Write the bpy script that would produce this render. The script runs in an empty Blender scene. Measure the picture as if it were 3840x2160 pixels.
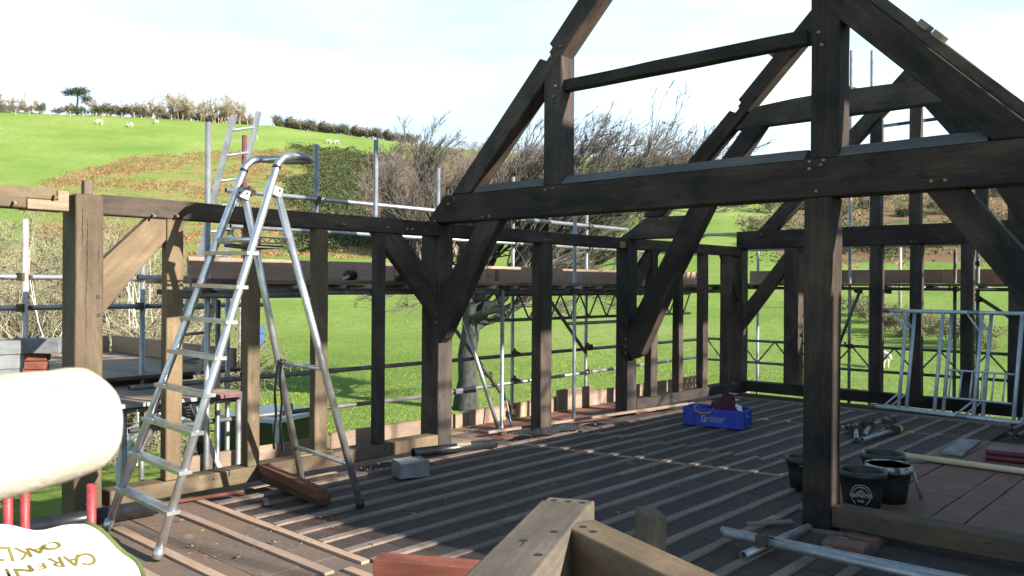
import bpy, bmesh, math, random
import numpy as np
from mathutils import Vector, Matrix

# ------------------------------------------------------------------ scene, camera, light
sc = bpy.context.scene
COL = sc.collection
random.seed(7)
rng = np.random.default_rng(7)
rad = math.radians

EYE = Vector((0.0, 0.0, 1.65))          # floor of the frame (top of battens) is z = 0, x runs along the long wall
YAW, PITCH, ROLL = rad(42.39), rad(-0.155), rad(0.364)
cam_data = bpy.data.cameras.new('camera')
cam = bpy.data.objects.new('camera', cam_data)
COL.objects.link(cam)
f = Vector((math.cos(YAW) * math.cos(PITCH), math.sin(YAW) * math.cos(PITCH), math.sin(PITCH)))
r = f.cross(Vector((0, 0, 1))).normalized()
u = r.cross(f)
cx = r * math.cos(ROLL) + u * math.sin(ROLL)
cy = u * math.cos(ROLL) - r * math.sin(ROLL)
cam.matrix_world = Matrix(((cx.x, cy.x, -f.x, EYE.x), (cx.y, cy.y, -f.y, EYE.y), (cx.z, cy.z, -f.z, EYE.z), (0, 0, 0, 1)))
cam_data.sensor_width = 36.0
cam_data.lens = 29.184
cam_data.clip_start = 0.05
cam_data.clip_end = 4000
cam_data.dof.use_dof = True
cam_data.dof.focus_distance = 6.5
cam_data.dof.aperture_fstop = 11.0
sc.camera = cam

SUN_EL = 24.0
SUN_AZ = (0.185, -0.983)                 # ground direction towards the sun
world = bpy.data.worlds.new('World')
sc.world = world
world.use_nodes = True
wn = world.node_tree
wn.nodes.clear()
out = wn.nodes.new('ShaderNodeOutputWorld')
bg = wn.nodes.new('ShaderNodeBackground')
sky = wn.nodes.new('ShaderNodeTexSky')
sky.sky_type = 'NISHITA'
sky.sun_disc = False
sky.sun_elevation = rad(SUN_EL)
sky.sun_rotation = math.atan2(SUN_AZ[0], SUN_AZ[1])
sky.air_density = 1.0
sky.dust_density = 1.0
sky.ozone_density = 1.0
bg.inputs['Strength'].default_value = 0.055
tc = wn.nodes.new('ShaderNodeTexCoord')
mp = wn.nodes.new('ShaderNodeMapping')
mp.inputs['Scale'].default_value = (1.0, 1.0, 5.0)
nz = wn.nodes.new('ShaderNodeTexNoise')
nz.inputs['Scale'].default_value = 2.3
nz.inputs['Detail'].default_value = 7
nz.inputs['Roughness'].default_value = 0.55
rp = wn.nodes.new('ShaderNodeValToRGB')
rp.color_ramp.elements[0].position = 0.36
rp.color_ramp.elements[0].color = (0.62, 0.62, 0.62, 1)
rp.color_ramp.elements[1].position = 0.60
rp.color_ramp.elements[1].color = (1, 1, 1, 1)
mx = wn.nodes.new('ShaderNodeMix')
mx.data_type = 'RGBA'
mx.inputs[7].default_value = (9.3, 11.8, 14.0, 1)      # thin white cloud veil
wl = wn.links.new
wl(tc.outputs['Generated'], mp.inputs['Vector'])
wl(mp.outputs['Vector'], nz.inputs['Vector'])
wl(nz.outputs['Fac'], rp.inputs['Fac'])
sx = wn.nodes.new('ShaderNodeSeparateXYZ')
mr = wn.nodes.new('ShaderNodeMapRange')             # the veil thickens towards the horizon
mr.inputs['From Min'].default_value = 0.22
mr.inputs['From Max'].default_value = 0.6
mr.inputs['To Min'].default_value = 1.0
mr.inputs['To Max'].default_value = 0.04
ml = wn.nodes.new('ShaderNodeMath')
ml.operation = 'MULTIPLY'
wl(tc.outputs['Generated'], sx.inputs[0])
wl(sx.outputs['Z'], mr.inputs['Value'])
wl(rp.outputs['Color'], ml.inputs[0])
wl(mr.outputs[0], ml.inputs[1])
wl(ml.outputs[0], mx.inputs[0])
gn = wn.nodes.new('ShaderNodeMix')                  # thin high haze lightens the clear sky
gn.data_type = 'RGBA'
gn.blend_type = 'ADD'
gn.inputs[0].default_value = 1.0
gn.inputs[7].default_value = (0.1, 0.7, 1.0, 1)
wl(sky.outputs['Color'], gn.inputs[6])
wl(gn.outputs[2], mx.inputs[6])
wl(mx.outputs[2], bg.inputs['Color'])
wl(bg.outputs['Background'], out.inputs['Surface'])

sun_data = bpy.data.lights.new('sun', 'SUN')
sun_data.energy = 5.0
sun_data.angle = rad(0.55)
sun_data.color = (1.0, 0.91, 0.77)
sun = bpy.data.objects.new('sun', sun_data)
COL.objects.link(sun)
sdir = Vector((SUN_AZ[0] * math.cos(rad(SUN_EL)), SUN_AZ[1] * math.cos(rad(SUN_EL)), math.sin(rad(SUN_EL))))
sun.rotation_euler = sdir.to_track_quat('Z', 'Y').to_euler()
sun.location = (0, 0, 40)

vs = sc.view_settings
vs.view_transform = 'Standard'
vs.look = 'None'
vs.exposure = 1.3
vs.gamma = 1.0
vs.use_curve_mapping = False
sc.cycles.use_denoising = True
sc.cycles.max_bounces = 6
sc.cycles.diffuse_bounces = 3
sc.cycles.transparent_max_bounces = 6
sc.cycles.caustics_reflective = False
sc.cycles.caustics_refractive = False

# ------------------------------------------------------------------ materials
class Nodes:
    def __init__(self, name):
        self.m = bpy.data.materials.new(name)
        self.m.use_nodes = True
        self.t = self.m.node_tree
        self.b = self.t.nodes['Principled BSDF']
    def n(self, kind, **kw):
        nd = self.t.nodes.new('ShaderNode' + kind)
        for k, v in kw.items():
            if k.startswith('_'):
                setattr(nd, k[1:], v)
            else:
                nd.inputs[k].default_value = v
        return nd
    def l(self, a, b):
        self.t.links.new(a, b)
    def coords(self, scale=(1, 1, 1), kind='Object', rnd=True):
        t = self.n('TexCoord')
        m = self.n('Mapping')
        m.inputs['Scale'].default_value = scale
        self.l(t.outputs[kind], m.inputs['Vector'])
        if rnd:
            oi = self.n('ObjectInfo')
            mu = self.n('Math', _operation='MULTIPLY')
            mu.inputs[1].default_value = 37.0
            self.l(oi.outputs['Random'], mu.inputs[0])
            self.l(mu.outputs[0], m.inputs['Location'])
        return m.outputs['Vector']
    def noise(self, vec, scale, detail=5, rough=0.55, dist=0.0):
        nd = self.n('TexNoise', Scale=scale, Detail=detail, Roughness=rough, Distortion=dist)
        self.l(vec, nd.inputs['Vector'])
        return nd.outputs['Fac']
    def ramp(self, fac, *stops):
        nd = self.n('ValToRGB')
        cr = nd.color_ramp
        while len(cr.elements) < len(stops):
            cr.elements.new(0.5)
        for e, (p, c) in zip(cr.elements, stops):
            e.position = p
            e.color = (c[0], c[1], c[2], 1) if not isinstance(c, (int, float)) else (c, c, c, 1)
        self.l(fac, nd.inputs['Fac'])
        return nd.outputs['Color']
    def mix(self, fac, a, b, blend='MIX'):
        nd = self.n('Mix', _data_type='RGBA', _blend_type=blend)
        for sock, v in ((0, fac), (6, a), (7, b)):
            if isinstance(v, (int, float)):
                nd.inputs[sock].default_value = v if sock == 0 else (v, v, v, 1)
            elif isinstance(v, tuple):
                nd.inputs[sock].default_value = (*v, 1) if len(v) == 3 else v
            else:
                self.l(v, nd.inputs[sock])
        return nd.outputs[2]
    def col(self, c):
        if isinstance(c, tuple):
            self.b.inputs['Base Color'].default_value = (*c, 1)
        else:
            self.l(c, self.b.inputs['Base Color'])
    def bump(self, h, strength, dist=0.01):
        nd = self.n('Bump', Strength=strength, Distance=dist)
        self.l(h, nd.inputs['Height'])
        self.l(nd.outputs['Normal'], self.b.inputs['Normal'])
    def set(self, **kw):
        for k, v in kw.items():
            k = k.replace('_', ' ')
            if isinstance(v, (int, float)):
                self.b.inputs[k].default_value = v
            else:
                self.l(v, self.b.inputs[k])
        return self.m

def plain(name, c1, c2=None, scale=6, rough=0.6, metal=0.0, bump=0.0, bscale=40, stretch=(1, 1, 1), lo=0.35, hi=0.65, spec=None, dist=0.004):
    k = Nodes(name)
    v = k.coords(stretch)
    nf = k.noise(v, scale, 6, 0.6)
    c2 = c2 or tuple(x * 0.75 for x in c1)
    k.col(k.ramp(nf, (lo, c2), (hi, c1)))
    if bump:
        k.bump(k.noise(v, bscale, 4, 0.6), bump, dist)
    k.set(Roughness=rough, Metallic=metal)
    if spec is not None:
        k.b.inputs['Specular IOR Level'].default_value = spec
    return k.m

def wood(name, dark, light, stain=0.55, crack=0.8, rough=0.75, gs=1.0, blotch=(0.05, 0.045, 0.04)):
    """sawn timber; the object's local X is the grain"""
    k = Nodes(name)
    v = k.coords((1.2 * gs, 18 * gs, 18 * gs))
    g = k.noise(v, 2.0, 8, 0.7, 0.3)
    mid = tuple((a * 1.1 + b * 0.9) / 2 for a, b in zip(dark, light))
    base = k.ramp(g, (0.25, tuple((a + b) / 2 for a, b in zip(dark, mid))), (0.5, mid), (0.75, light))
    # weather stains: big soft clouds, smaller drips along the grain
    v2 = k.coords((1.0, 2.0, 2.0))
    big = k.noise(v2, 1.3, 7, 0.62, 0.6)
    base = k.mix(k.ramp(big, (0.34, stain), (0.60, 0.0)), base, blotch)
    base = k.mix(k.ramp(big, (0.58, 0.0), (0.78, 0.55)), base, tuple(min(1, x * 1.25) for x in light))
    v5 = k.coords((2.2, 9.0, 9.0))
    base = k.mix(k.ramp(k.noise(v5, 1.1, 4, 0.65), (0.60, 0.0), (0.70, 0.5 * stain)), base, blotch)
    v4 = k.coords((1.0, 1.0, 1.0))
    fine = k.noise(v4, 55, 4, 0.7)
    base = k.mix(1.0, base, k.ramp(fine, (0.3, (0.86, 0.86, 0.86)), (0.7, (1.12, 1.12, 1.12))), 'MULTIPLY')
    oi = k.n('ObjectInfo')
    tone = k.ramp(oi.outputs['Random'], (0.0, (0.72, 0.73, 0.78)), (0.5, (0.95, 0.94, 0.95)), (1.0, (1.14, 1.07, 0.98)))
    base = k.mix(1.0, base, tone, 'MULTIPLY')
    # short drying checks along the grain
    v3 = k.coords((3.2, 34, 34))
    ck = k.ramp(k.noise(v3, 1.0, 2, 0.5, 0.2), (0.70, 0.0), (0.73, 1.0))
    ck2 = k.mix(k.ramp(k.noise(v2, 2.3, 2), (0.46, 0.0), (0.54, 1.0)), 0.0, ck)
    ckf = k.mix(crack, (0, 0, 0), ck2)
    base = k.mix(ckf, base, tuple(x * 0.3 for x in dark))
    # round knots here and there
    vo = k.n('TexVoronoi', Scale=1.0, _feature='F1')
    k.l(k.coords((1.3, 4.0, 4.0)), vo.inputs['Vector'])
    kn = k.ramp(vo.outputs['Distance'], (0.04, 1.0), (0.11, 0.0))
    base = k.mix(k.mix(0.6, (0, 0, 0), kn), base, tuple(x * 0.5 for x in dark))
    k.col(base)
    hsum = k.mix(0.5, g, k.mix(1.0, (1, 1, 1), ckf, 'SUBTRACT'))
    k.bump(hsum, 0.5, 0.006)
    k.set(Roughness=rough)
    k.b.inputs['Specular IOR Level'].default_value = 0.25
    return k.m

MAT = {}
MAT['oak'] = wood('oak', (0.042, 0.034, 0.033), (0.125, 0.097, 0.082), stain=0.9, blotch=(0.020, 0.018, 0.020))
MAT['oak_dark'] = wood('shaded_oak', (0.018, 0.015, 0.015), (0.082, 0.058, 0.047), stain=0.95, blotch=(0.008, 0.008, 0.010))  # darker copy of oak: shade put into the colour, along with iron stain
MAT['oak_pale'] = wood('oak_pale', (0.145, 0.105, 0.064), (0.265, 0.20, 0.128), stain=0.7, blotch=(0.062, 0.046, 0.033))  # paler copy of oak for sunlit timbers; the sunlight is in the colour
MAT['oak_rot'] = wood('oak_grey', (0.10, 0.085, 0.07), (0.215, 0.18, 0.14), stain=0.6, blotch=(0.05, 0.043, 0.038))
MAT['oak_grey_blue'] = wood('skylit_oak', (0.075, 0.078, 0.085), (0.15, 0.15, 0.155), stain=0.5, crack=0.3, blotch=(0.05, 0.052, 0.058))  # blue skylight on the tie beam chamfer, put into the wood colour
MAT['peg'] = wood('peg_oak', (0.19, 0.145, 0.095), (0.37, 0.30, 0.21), stain=0.2, crack=0.2)
MAT['deal'] = wood('softwood', (0.26, 0.185, 0.13), (0.42, 0.33, 0.25), stain=0.5, crack=0.25, blotch=(0.13, 0.095, 0.07))
MAT['batten'] = wood('batten_softwood', (0.19, 0.15, 0.13), (0.31, 0.25, 0.22), stain=0.5, crack=0.15, blotch=(0.11, 0.08, 0.065))
MAT['batten_sunlit'] = wood('sunlit_batten', (0.34, 0.25, 0.19), (0.48, 0.37, 0.30), stain=0.4, crack=0.15, blotch=(0.24, 0.14, 0.095))  # brighter copy of batten for the sunny strip, sunlight put into its colour
MAT['plank'] = wood('scaffold_plank', (0.22, 0.16, 0.115), (0.42, 0.33, 0.26), stain=0.45, crack=0.35, blotch=(0.13, 0.10, 0.08))
MAT['toeboard'] = wood('toe_board', (0.30, 0.205, 0.165), (0.46, 0.35, 0.30), stain=0.5, crack=0.2, blotch=(0.22, 0.12, 0.08))
MAT['redwood'] = wood('reddish_timber', (0.15, 0.06, 0.035), (0.27, 0.115, 0.07), stain=0.6, crack=0.3, blotch=(0.06, 0.03, 0.02))
MAT['red_sealed'] = wood('red_sealed_timber', (0.20, 0.065, 0.05), (0.32, 0.12, 0.09), stain=0.4, crack=0.2, blotch=(0.10, 0.04, 0.03))
MAT['wet_oak'] = wood('stained_sill', (0.05, 0.038, 0.028), (0.15, 0.105, 0.07), stain=0.8)
MAT['galv'] = plain('galvanised_steel', (0.40, 0.42, 0.45), (0.22, 0.23, 0.25), 9, 0.42, 0.75, 0.12, 60)
MAT['galv_dark'] = plain('weathered_steel', (0.20, 0.20, 0.21), (0.10, 0.09, 0.085), 7, 0.55, 0.5, 0.15, 60)
MAT['alu'] = plain('aluminium', (0.66, 0.67, 0.69), (0.48, 0.49, 0.51), 14, 0.33, 0.85, 0.08, 90)
MAT['alu_tower'] = plain('tower_aluminium', (0.66, 0.71, 0.80), (0.48, 0.53, 0.61), 12, 0.42, 0.35, 0.06, 90)
MAT['steel_rust'] = plain('rusty_coupler', (0.13, 0.085, 0.06), (0.05, 0.04, 0.035), 22, 0.7, 0.4, 0.3, 70)
MAT['red_paint'] = plain('red_painted_tube', (0.40, 0.045, 0.055), (0.22, 0.03, 0.035), 22, 0.5, 0.0, 0.25, 50)
MAT['purple'] = plain('faded_red_tube', (0.20, 0.08, 0.11), (0.10, 0.05, 0.07), 10, 0.5, 0.2, 0.1, 50)
MAT['white_tube'] = plain('white_painted_tube', (0.52, 0.48, 0.48), (0.36, 0.27, 0.30), 4, 0.5, 0.0)
MAT['black_rubber'] = plain('black_rubber', (0.02, 0.02, 0.022), (0.012, 0.012, 0.012), 20, 0.6)
MAT['black_pipe'] = plain('black_plastic_pipe', (0.022, 0.024, 0.03), (0.012, 0.013, 0.016), 10, 0.3, 0, 0.05, 30)
MAT['block'] = plain('concrete_block', (0.20, 0.215, 0.24), (0.13, 0.14, 0.155), 9, 0.9, 0, 0.6, 120)
MAT['brick'] = plain('red_brick', (0.24, 0.085, 0.055), (0.16, 0.055, 0.036), 12, 0.9, 0, 0.5, 90)
MAT['crate'] = plain('blue_crate', (0.02, 0.05, 0.52), (0.03, 0.055, 0.36), 9, 0.5, 0, 0.1, 40)
MAT['maroon'] = plain('maroon_cloth', (0.07, 0.012, 0.028), (0.04, 0.008, 0.018), 14, 0.9, 0, 0.5, 60)
MAT['white_cloth'] = plain('white_cloth', (0.78, 0.80, 0.80), (0.62, 0.66, 0.66), 10, 0.85, 0, 0.4, 50)
MAT['strap_tan'] = plain('tan_strap', (0.30, 0.24, 0.16), None, 20, 0.8)
MAT['bucket'] = plain('black_bucket', (0.022, 0.026, 0.028), (0.014, 0.017, 0.018), 10, 0.45, 0, 0.05, 30)
MAT['white_print'] = plain('white_print', (0.55, 0.57, 0.58), (0.28, 0.29, 0.30), 60, 0.7)
MAT['case'] = plain('red_plastic_case', (0.15, 0.016, 0.034), (0.11, 0.012, 0.026), 8, 0.45)
MAT['cream_pole'] = wood('planed_pale_pole', (0.52, 0.46, 0.32), (0.68, 0.62, 0.46), stain=0.15, crack=0.1)
MAT['foam'] = plain('pale_foam', (0.62, 0.56, 0.48), (0.50, 0.41, 0.31), 9, 0.9, 0, 0.7, 45, dist=0.003)
MAT['white_paint'] = plain('white_machine_paint', (0.62, 0.66, 0.72), (0.48, 0.53, 0.60), 6, 0.35)
MAT['blue_paint'] = plain('blue_machine_paint', (0.06, 0.12, 0.28), (0.04, 0.09, 0.2), 6, 0.35)
MAT['yellow'] = plain('yellow_tape', (0.62, 0.52, 0.04), None, 12, 0.5)
MAT['cyan_rod'] = plain('blue_green_handle', (0.10, 0.38, 0.52), (0.04, 0.30, 0.25), 3, 0.5)
MAT['wool'] = plain('sheep_wool', (0.74, 0.70, 0.62), (0.60, 0.55, 0.46), 12, 0.95, 0, 0.6, 30)
MAT['plastic_sheet'] = plain('dark_plastic_sheet', (0.03, 0.035, 0.045), (0.02, 0.022, 0.028), 8, 0.18, 0, 0.8, 14, dist=0.02)
MAT['bark'] = plain('tree_bark', (0.07, 0.075, 0.068), (0.025, 0.028, 0.027), 7, 0.95, 0, 0.8, 22, (1, 1, 0.5), dist=0.03)
MAT['twig'] = plain('grey_twigs', (0.19, 0.165, 0.15), (0.085, 0.075, 0.068), 1.2, 0.95)
MAT['twig_pink'] = plain('pinkish_twigs', (0.29, 0.215, 0.18), (0.17, 0.13, 0.11), 0.25, 0.95)
MAT['twig_pale'] = plain('lichened_twigs', (0.34, 0.31, 0.20), (0.22, 0.20, 0.12), 0.6, 0.95)
MAT['twig_tan'] = plain('tan_twigs', (0.42, 0.345, 0.235), (0.27, 0.21, 0.135), 0.3, 0.95)
MAT['bramble'] = plain('bramble_leaf', (0.075, 0.10, 0.032), (0.045, 0.058, 0.022), 0.5, 0.8)
MAT['pine'] = plain('pine_needles', (0.05, 0.085, 0.035), (0.03, 0.05, 0.022), 0.8, 0.8)
MAT['dead_leaf'] = plain('dead_leaf', (0.14, 0.075, 0.04), None, 2, 0.9)
MAT['render'] = plain('house_render', (0.62, 0.59, 0.52), (0.5, 0.47, 0.41), 2, 0.9, 0, 0.3, 60)
MAT['slate'] = plain('roof_slate', (0.10, 0.105, 0.115), (0.06, 0.063, 0.07), 4, 0.6, 0, 0.4, 12)
MAT['soil'] = plain('bare_soil', (0.16, 0.11, 0.075), None, 3, 0.95)

def galv_mat(name, c1, c2, rough, metal):
    """dull zinc with streaks, cement splashes and a little rust"""
    k = Nodes(name)
    v = k.coords((1, 1, 1))
    b = k.ramp(k.noise(v, 5, 6, 0.65), (0.32, c2), (0.66, c1))
    b = k.mix(k.ramp(k.noise(v, 13, 5, 0.7), (0.60, 0.0), (0.66, 0.7)), b, (0.46, 0.45, 0.43))
    b = k.mix(k.ramp(k.noise(v, 2.6, 6, 0.7), (0.62, 0.0), (0.70, 0.75)), b, (0.10, 0.055, 0.035))
    k.col(b)
    k.bump(k.noise(v, 70, 4, 0.6), 0.15, 0.004)
    k.set(Roughness=rough, Metallic=metal)
    return k.m
MAT['galv'] = galv_mat('galvanised_steel', (0.42, 0.44, 0.47), (0.24, 0.25, 0.27), 0.45, 0.6)
MAT['galv_dark'] = galv_mat('weathered_steel', (0.20, 0.20, 0.21), (0.10, 0.09, 0.085), 0.55, 0.4)
def foam_mat():
    k = Nodes('grubby_padding')
    v = k.coords((1, 1, 1))
    b = k.ramp(k.noise(v, 14, 7, 0.7), (0.28, (0.44, 0.34, 0.24)), (0.5, (0.60, 0.53, 0.45)), (0.72, (0.66, 0.61, 0.54)))
    b = k.mix(k.ramp(k.noise(v, 30, 3, 0.5), (0.69, 0.0), (0.73, 0.8)), b, (0.16, 0.10, 0.065))
    k.col(b)
    h = k.mix(0.5, k.noise(v, 60, 6, 0.75), k.noise(v, 11, 4, 0.6))
    k.bump(h, 0.9, 0.006)
    k.set(Roughness=0.95)
    return k.m
MAT['foam'] = foam_mat()
MAT['plaster_board'] = plain('plaster_splashed_board', (0.34, 0.34, 0.36), (0.16, 0.12, 0.10), 4, 0.85, 0, 0.3, 50)

def glass_mat():
    k = Nodes('cab_glass')
    k.col((0.06, 0.09, 0.08))
    k.set(Roughness=0.04, Metallic=0.0)
    k.b.inputs['Transmission Weight'].default_value = 0.75
    k.b.inputs['IOR'].default_value = 1.45
    return k.m
MAT['glass'] = glass_mat()

def stripe_mat():
    k = Nodes('red_white_tape')
    v = k.coords((1, 1, 1), rnd=False)
    w = k.n('TexWave', Scale=1.6, Distortion=0.0, _bands_direction='DIAGONAL')
    k.l(v, w.inputs['Vector'])
    k.col(k.ramp(w.outputs['Fac'], (0.49, (0.05, 0.055, 0.09)), (0.51, (0.42, 0.44, 0.5))))
    k.set(Roughness=0.5)
    return k.m
MAT['striped'] = stripe_mat()

def white_sheet_mat():
    k = Nodes('white_woven_sheet')
    v = k.coords((1, 1, 1), rnd=False)
    k.col(k.ramp(k.noise(v, 3, 4), (0.3, (0.74, 0.74, 0.70)), (0.7, (0.82, 0.82, 0.79))))
    k.bump(k.noise(v, 9, 4), 0.5, 0.01)
    k.set(Roughness=0.6)
    return k.m
MAT['sheet'] = white_sheet_mat()
MAT['sheet_blue'] = plain('blue_tarpaulin', (0.06, 0.28, 0.55), (0.04, 0.2, 0.42), 8, 0.45)
MAT['piping'] = plain('green_piping', (0.12, 0.17, 0.04), (0.08, 0.11, 0.03), 14, 0.7)
MAT['gold_print'] = plain('olive_gold_print', (0.20, 0.16, 0.03), (0.15, 0.12, 0.02), 12, 0.6)

def floor_mats():
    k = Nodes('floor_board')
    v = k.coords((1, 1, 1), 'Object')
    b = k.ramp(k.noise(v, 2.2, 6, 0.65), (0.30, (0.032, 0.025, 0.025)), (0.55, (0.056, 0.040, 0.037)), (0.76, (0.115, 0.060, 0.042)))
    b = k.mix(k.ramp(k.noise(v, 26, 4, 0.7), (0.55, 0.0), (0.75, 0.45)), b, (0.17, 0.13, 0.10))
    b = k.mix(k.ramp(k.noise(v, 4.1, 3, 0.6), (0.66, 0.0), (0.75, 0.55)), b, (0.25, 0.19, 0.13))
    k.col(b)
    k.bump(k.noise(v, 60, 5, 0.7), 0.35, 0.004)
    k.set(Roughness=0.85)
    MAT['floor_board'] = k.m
    k = Nodes('sunlit_floor_board')  # paler copy of floor_board: sunlight put into the colour, besides wood dust
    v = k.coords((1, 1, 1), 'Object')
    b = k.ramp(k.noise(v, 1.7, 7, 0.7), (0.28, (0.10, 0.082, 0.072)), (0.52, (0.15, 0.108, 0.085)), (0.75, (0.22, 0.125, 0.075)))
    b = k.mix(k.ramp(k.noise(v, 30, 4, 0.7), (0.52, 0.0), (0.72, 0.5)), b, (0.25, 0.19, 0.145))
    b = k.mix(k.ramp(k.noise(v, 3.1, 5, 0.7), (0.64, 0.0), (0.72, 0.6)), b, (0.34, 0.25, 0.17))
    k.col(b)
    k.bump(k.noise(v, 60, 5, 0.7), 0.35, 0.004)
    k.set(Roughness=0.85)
    MAT['sunlit_board'] = k.m
    k = Nodes('chipboard')
    v = k.coords((1, 1, 1), 'Object')
    b = k.ramp(k.noise(v, 3.0, 6, 0.7), (0.28, (0.13, 0.065, 0.050)), (0.62, (0.21, 0.10, 0.068)), (0.8, (0.30, 0.17, 0.12)))
    k.col(b)
    k.bump(k.noise(v, 50, 5, 0.7), 0.3, 0.003)
    k.set(Roughness=0.7)
    MAT['chipboard'] = k.m
floor_mats()

# ------------------------------------------------------------------ object helpers
WM = {}
def reg(o, M):
    WM[o.name] = M.copy()
def tag(o, label, cat, group=None):
    o['label'] = label
    o['category'] = cat
    if group:
        o['group'] = group
    return o
def kind(o, k):
    o['kind'] = k
    return o
def thing(name, label, cat, loc=(0, 0, 0), group=None):
    o = bpy.data.objects.new(name, None)
    o.empty_display_size = 0.2
    COL.objects.link(o)
    o.location = loc
    reg(o, Matrix.Translation(Vector(loc)))
    return tag(o, label, cat, group)
def place(name, me, parent=None, M=None):
    M = M or Matrix.Identity(4)
    o = bpy.data.objects.new(name, me)
    COL.objects.link(o)
    if parent is not None:
        o.parent = parent
        o.matrix_parent_inverse = WM[parent.name].inverted()
    o.matrix_basis = M
    reg(o, M)
    return o
def mesh_of(name, verts, faces, mat, smooth=False):
    me = bpy.data.meshes.new(name)
    me.from_pydata([tuple(v) for v in verts], [], [tuple(q) for q in faces])
    me.materials.append(MAT[mat] if isinstance(mat, str) else mat)
    if smooth:
        me.polygons.foreach_set('use_smooth', [True] * len(me.polygons))
    me.update()
    return me
def np_mesh(name, V, F, mat, smooth=False):
    """fast mesh from arrays; F is (n, 3) or (n, 4)"""
    me = bpy.data.meshes.new(name)
    V = np.asarray(V, np.float32)
    F = np.asarray(F, np.int32)
    me.vertices.add(len(V))
    me.vertices.foreach_set('co', V.ravel())
    k = F.shape[1]
    me.loops.add(F.size)
    me.loops.foreach_set('vertex_index', F.ravel())
    me.polygons.add(len(F))
    me.polygons.foreach_set('loop_start', np.arange(0, F.size, k, dtype=np.int32))
    me.polygons.foreach_set('loop_total', np.full(len(F), k, np.int32))
    if smooth:
        me.polygons.foreach_set('use_smooth', np.ones(len(F), bool))
    me.materials.append(MAT[mat])
    me.update(calc_edges=True)
    me.validate()
    return me
def bm_mesh(name, bm, mat, smooth=False):
    bmesh.ops.recalc_face_normals(bm, faces=bm.faces[:])
    me = bpy.data.meshes.new(name)
    bm.to_mesh(me)
    bm.free()
    for m in (mat if isinstance(mat, (list, tuple)) else [mat]):
        me.materials.append(MAT[m])
    if smooth:
        me.polygons.foreach_set('use_smooth', [True] * len(me.polygons))
    return me
def bevel(bm, off, seg=1):
    if off:
        bmesh.ops.bevel(bm, geom=sharp(bm), offset=off, segments=seg, affect='EDGES', clamp_overlap=True, profile=0.5)
def weather(bm, seed):
    """long arrises wander a few millimetres, as in air-dried oak"""
    long = [e for e in bm.edges if e.calc_length() > .7]
    if not long:
        return
    n = max(2, min(9, int(max(e.calc_length() for e in long) / .35)))
    bmesh.ops.subdivide_edges(bm, edges=long, cuts=n)
    q = random.Random(seed)
    ph = [q.uniform(0, 6.3) for _ in range(8)]
    ym = sum(v.co.y for v in bm.verts) / len(bm.verts); zm = sum(v.co.z for v in bm.verts) / len(bm.verts)
    for v in bm.verts:
        c = (1 if v.co.y > ym else 0) + (2 if v.co.z > zm else 0)
        v.co.y += .0022 * math.sin(v.co.x * 2.6 + ph[c]) + .0014 * math.sin(v.co.x * 7.1 + ph[c + 4])
        v.co.z += .0022 * math.sin(v.co.x * 2.9 + ph[c + 4]) + .0014 * math.sin(v.co.x * 6.3 + ph[c])
def sharp(bm):
    return [e for e in bm.edges if len(e.link_faces) == 2 and e.calc_face_angle(0) > .4]
def to3(plane, d, p):
    if plane == 'x':
        return Vector((d, p[0], p[1]))
    if plane == 'y':
        return Vector((p[0], d, p[1]))
    return Vector((p[0], p[1], d))
def prism(name, parent, plane, d0, d1, pts, mat='oak', grain=None, bev=0.006, wob=0.0):
    """a flat outline in a plane x, y or z = const, given thickness from d0 to d1; local X runs along the grain"""
    if grain is None:
        best = 0
        for i in range(len(pts)):
            a, b = pts[i], pts[(i + 1) % len(pts)]
            L = math.hypot(b[0] - a[0], b[1] - a[1])
            if L > best:
                best, grain = L, ((b[0] - a[0]) / L, (b[1] - a[1]) / L)
    o3 = to3(plane, d0, pts[0])
    e1 = (to3(plane, 0, grain)).normalized()
    e3 = to3(plane, 1, (0, 0)).normalized()
    e2 = e3.cross(e1)
    M = Matrix(((e1.x, e2.x, e3.x, o3.x), (e1.y, e2.y, e3.y, o3.y), (e1.z, e2.z, e3.z, o3.z), (0, 0, 0, 1)))
    Mi = M.inverted()
    bm = bmesh.new()
    A = [bm.verts.new(Mi @ to3(plane, d0, p)) for p in pts]
    B = [bm.verts.new(Mi @ to3(plane, d1, p)) for p in pts]
    bm.faces.new(A)
    bm.faces.new(B[::-1])
    n = len(pts)
    for i in range(n):
        bm.faces.new((A[i], B[i], B[(i + 1) % n], A[(i + 1) % n]))
    bmesh.ops.recalc_face_normals(bm, faces=bm.faces[:])
    if mat in ('oak', 'oak_pale', 'oak_rot', 'oak_dark', 'wet_oak') and n <= 5:
        weather(bm, int(abs(o3.x * 100 + o3.y * 37 + o3.z * 11)))
    bevel(bm, bev)
    return place(name, bm_mesh(name, bm, mat), parent, M)
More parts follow.
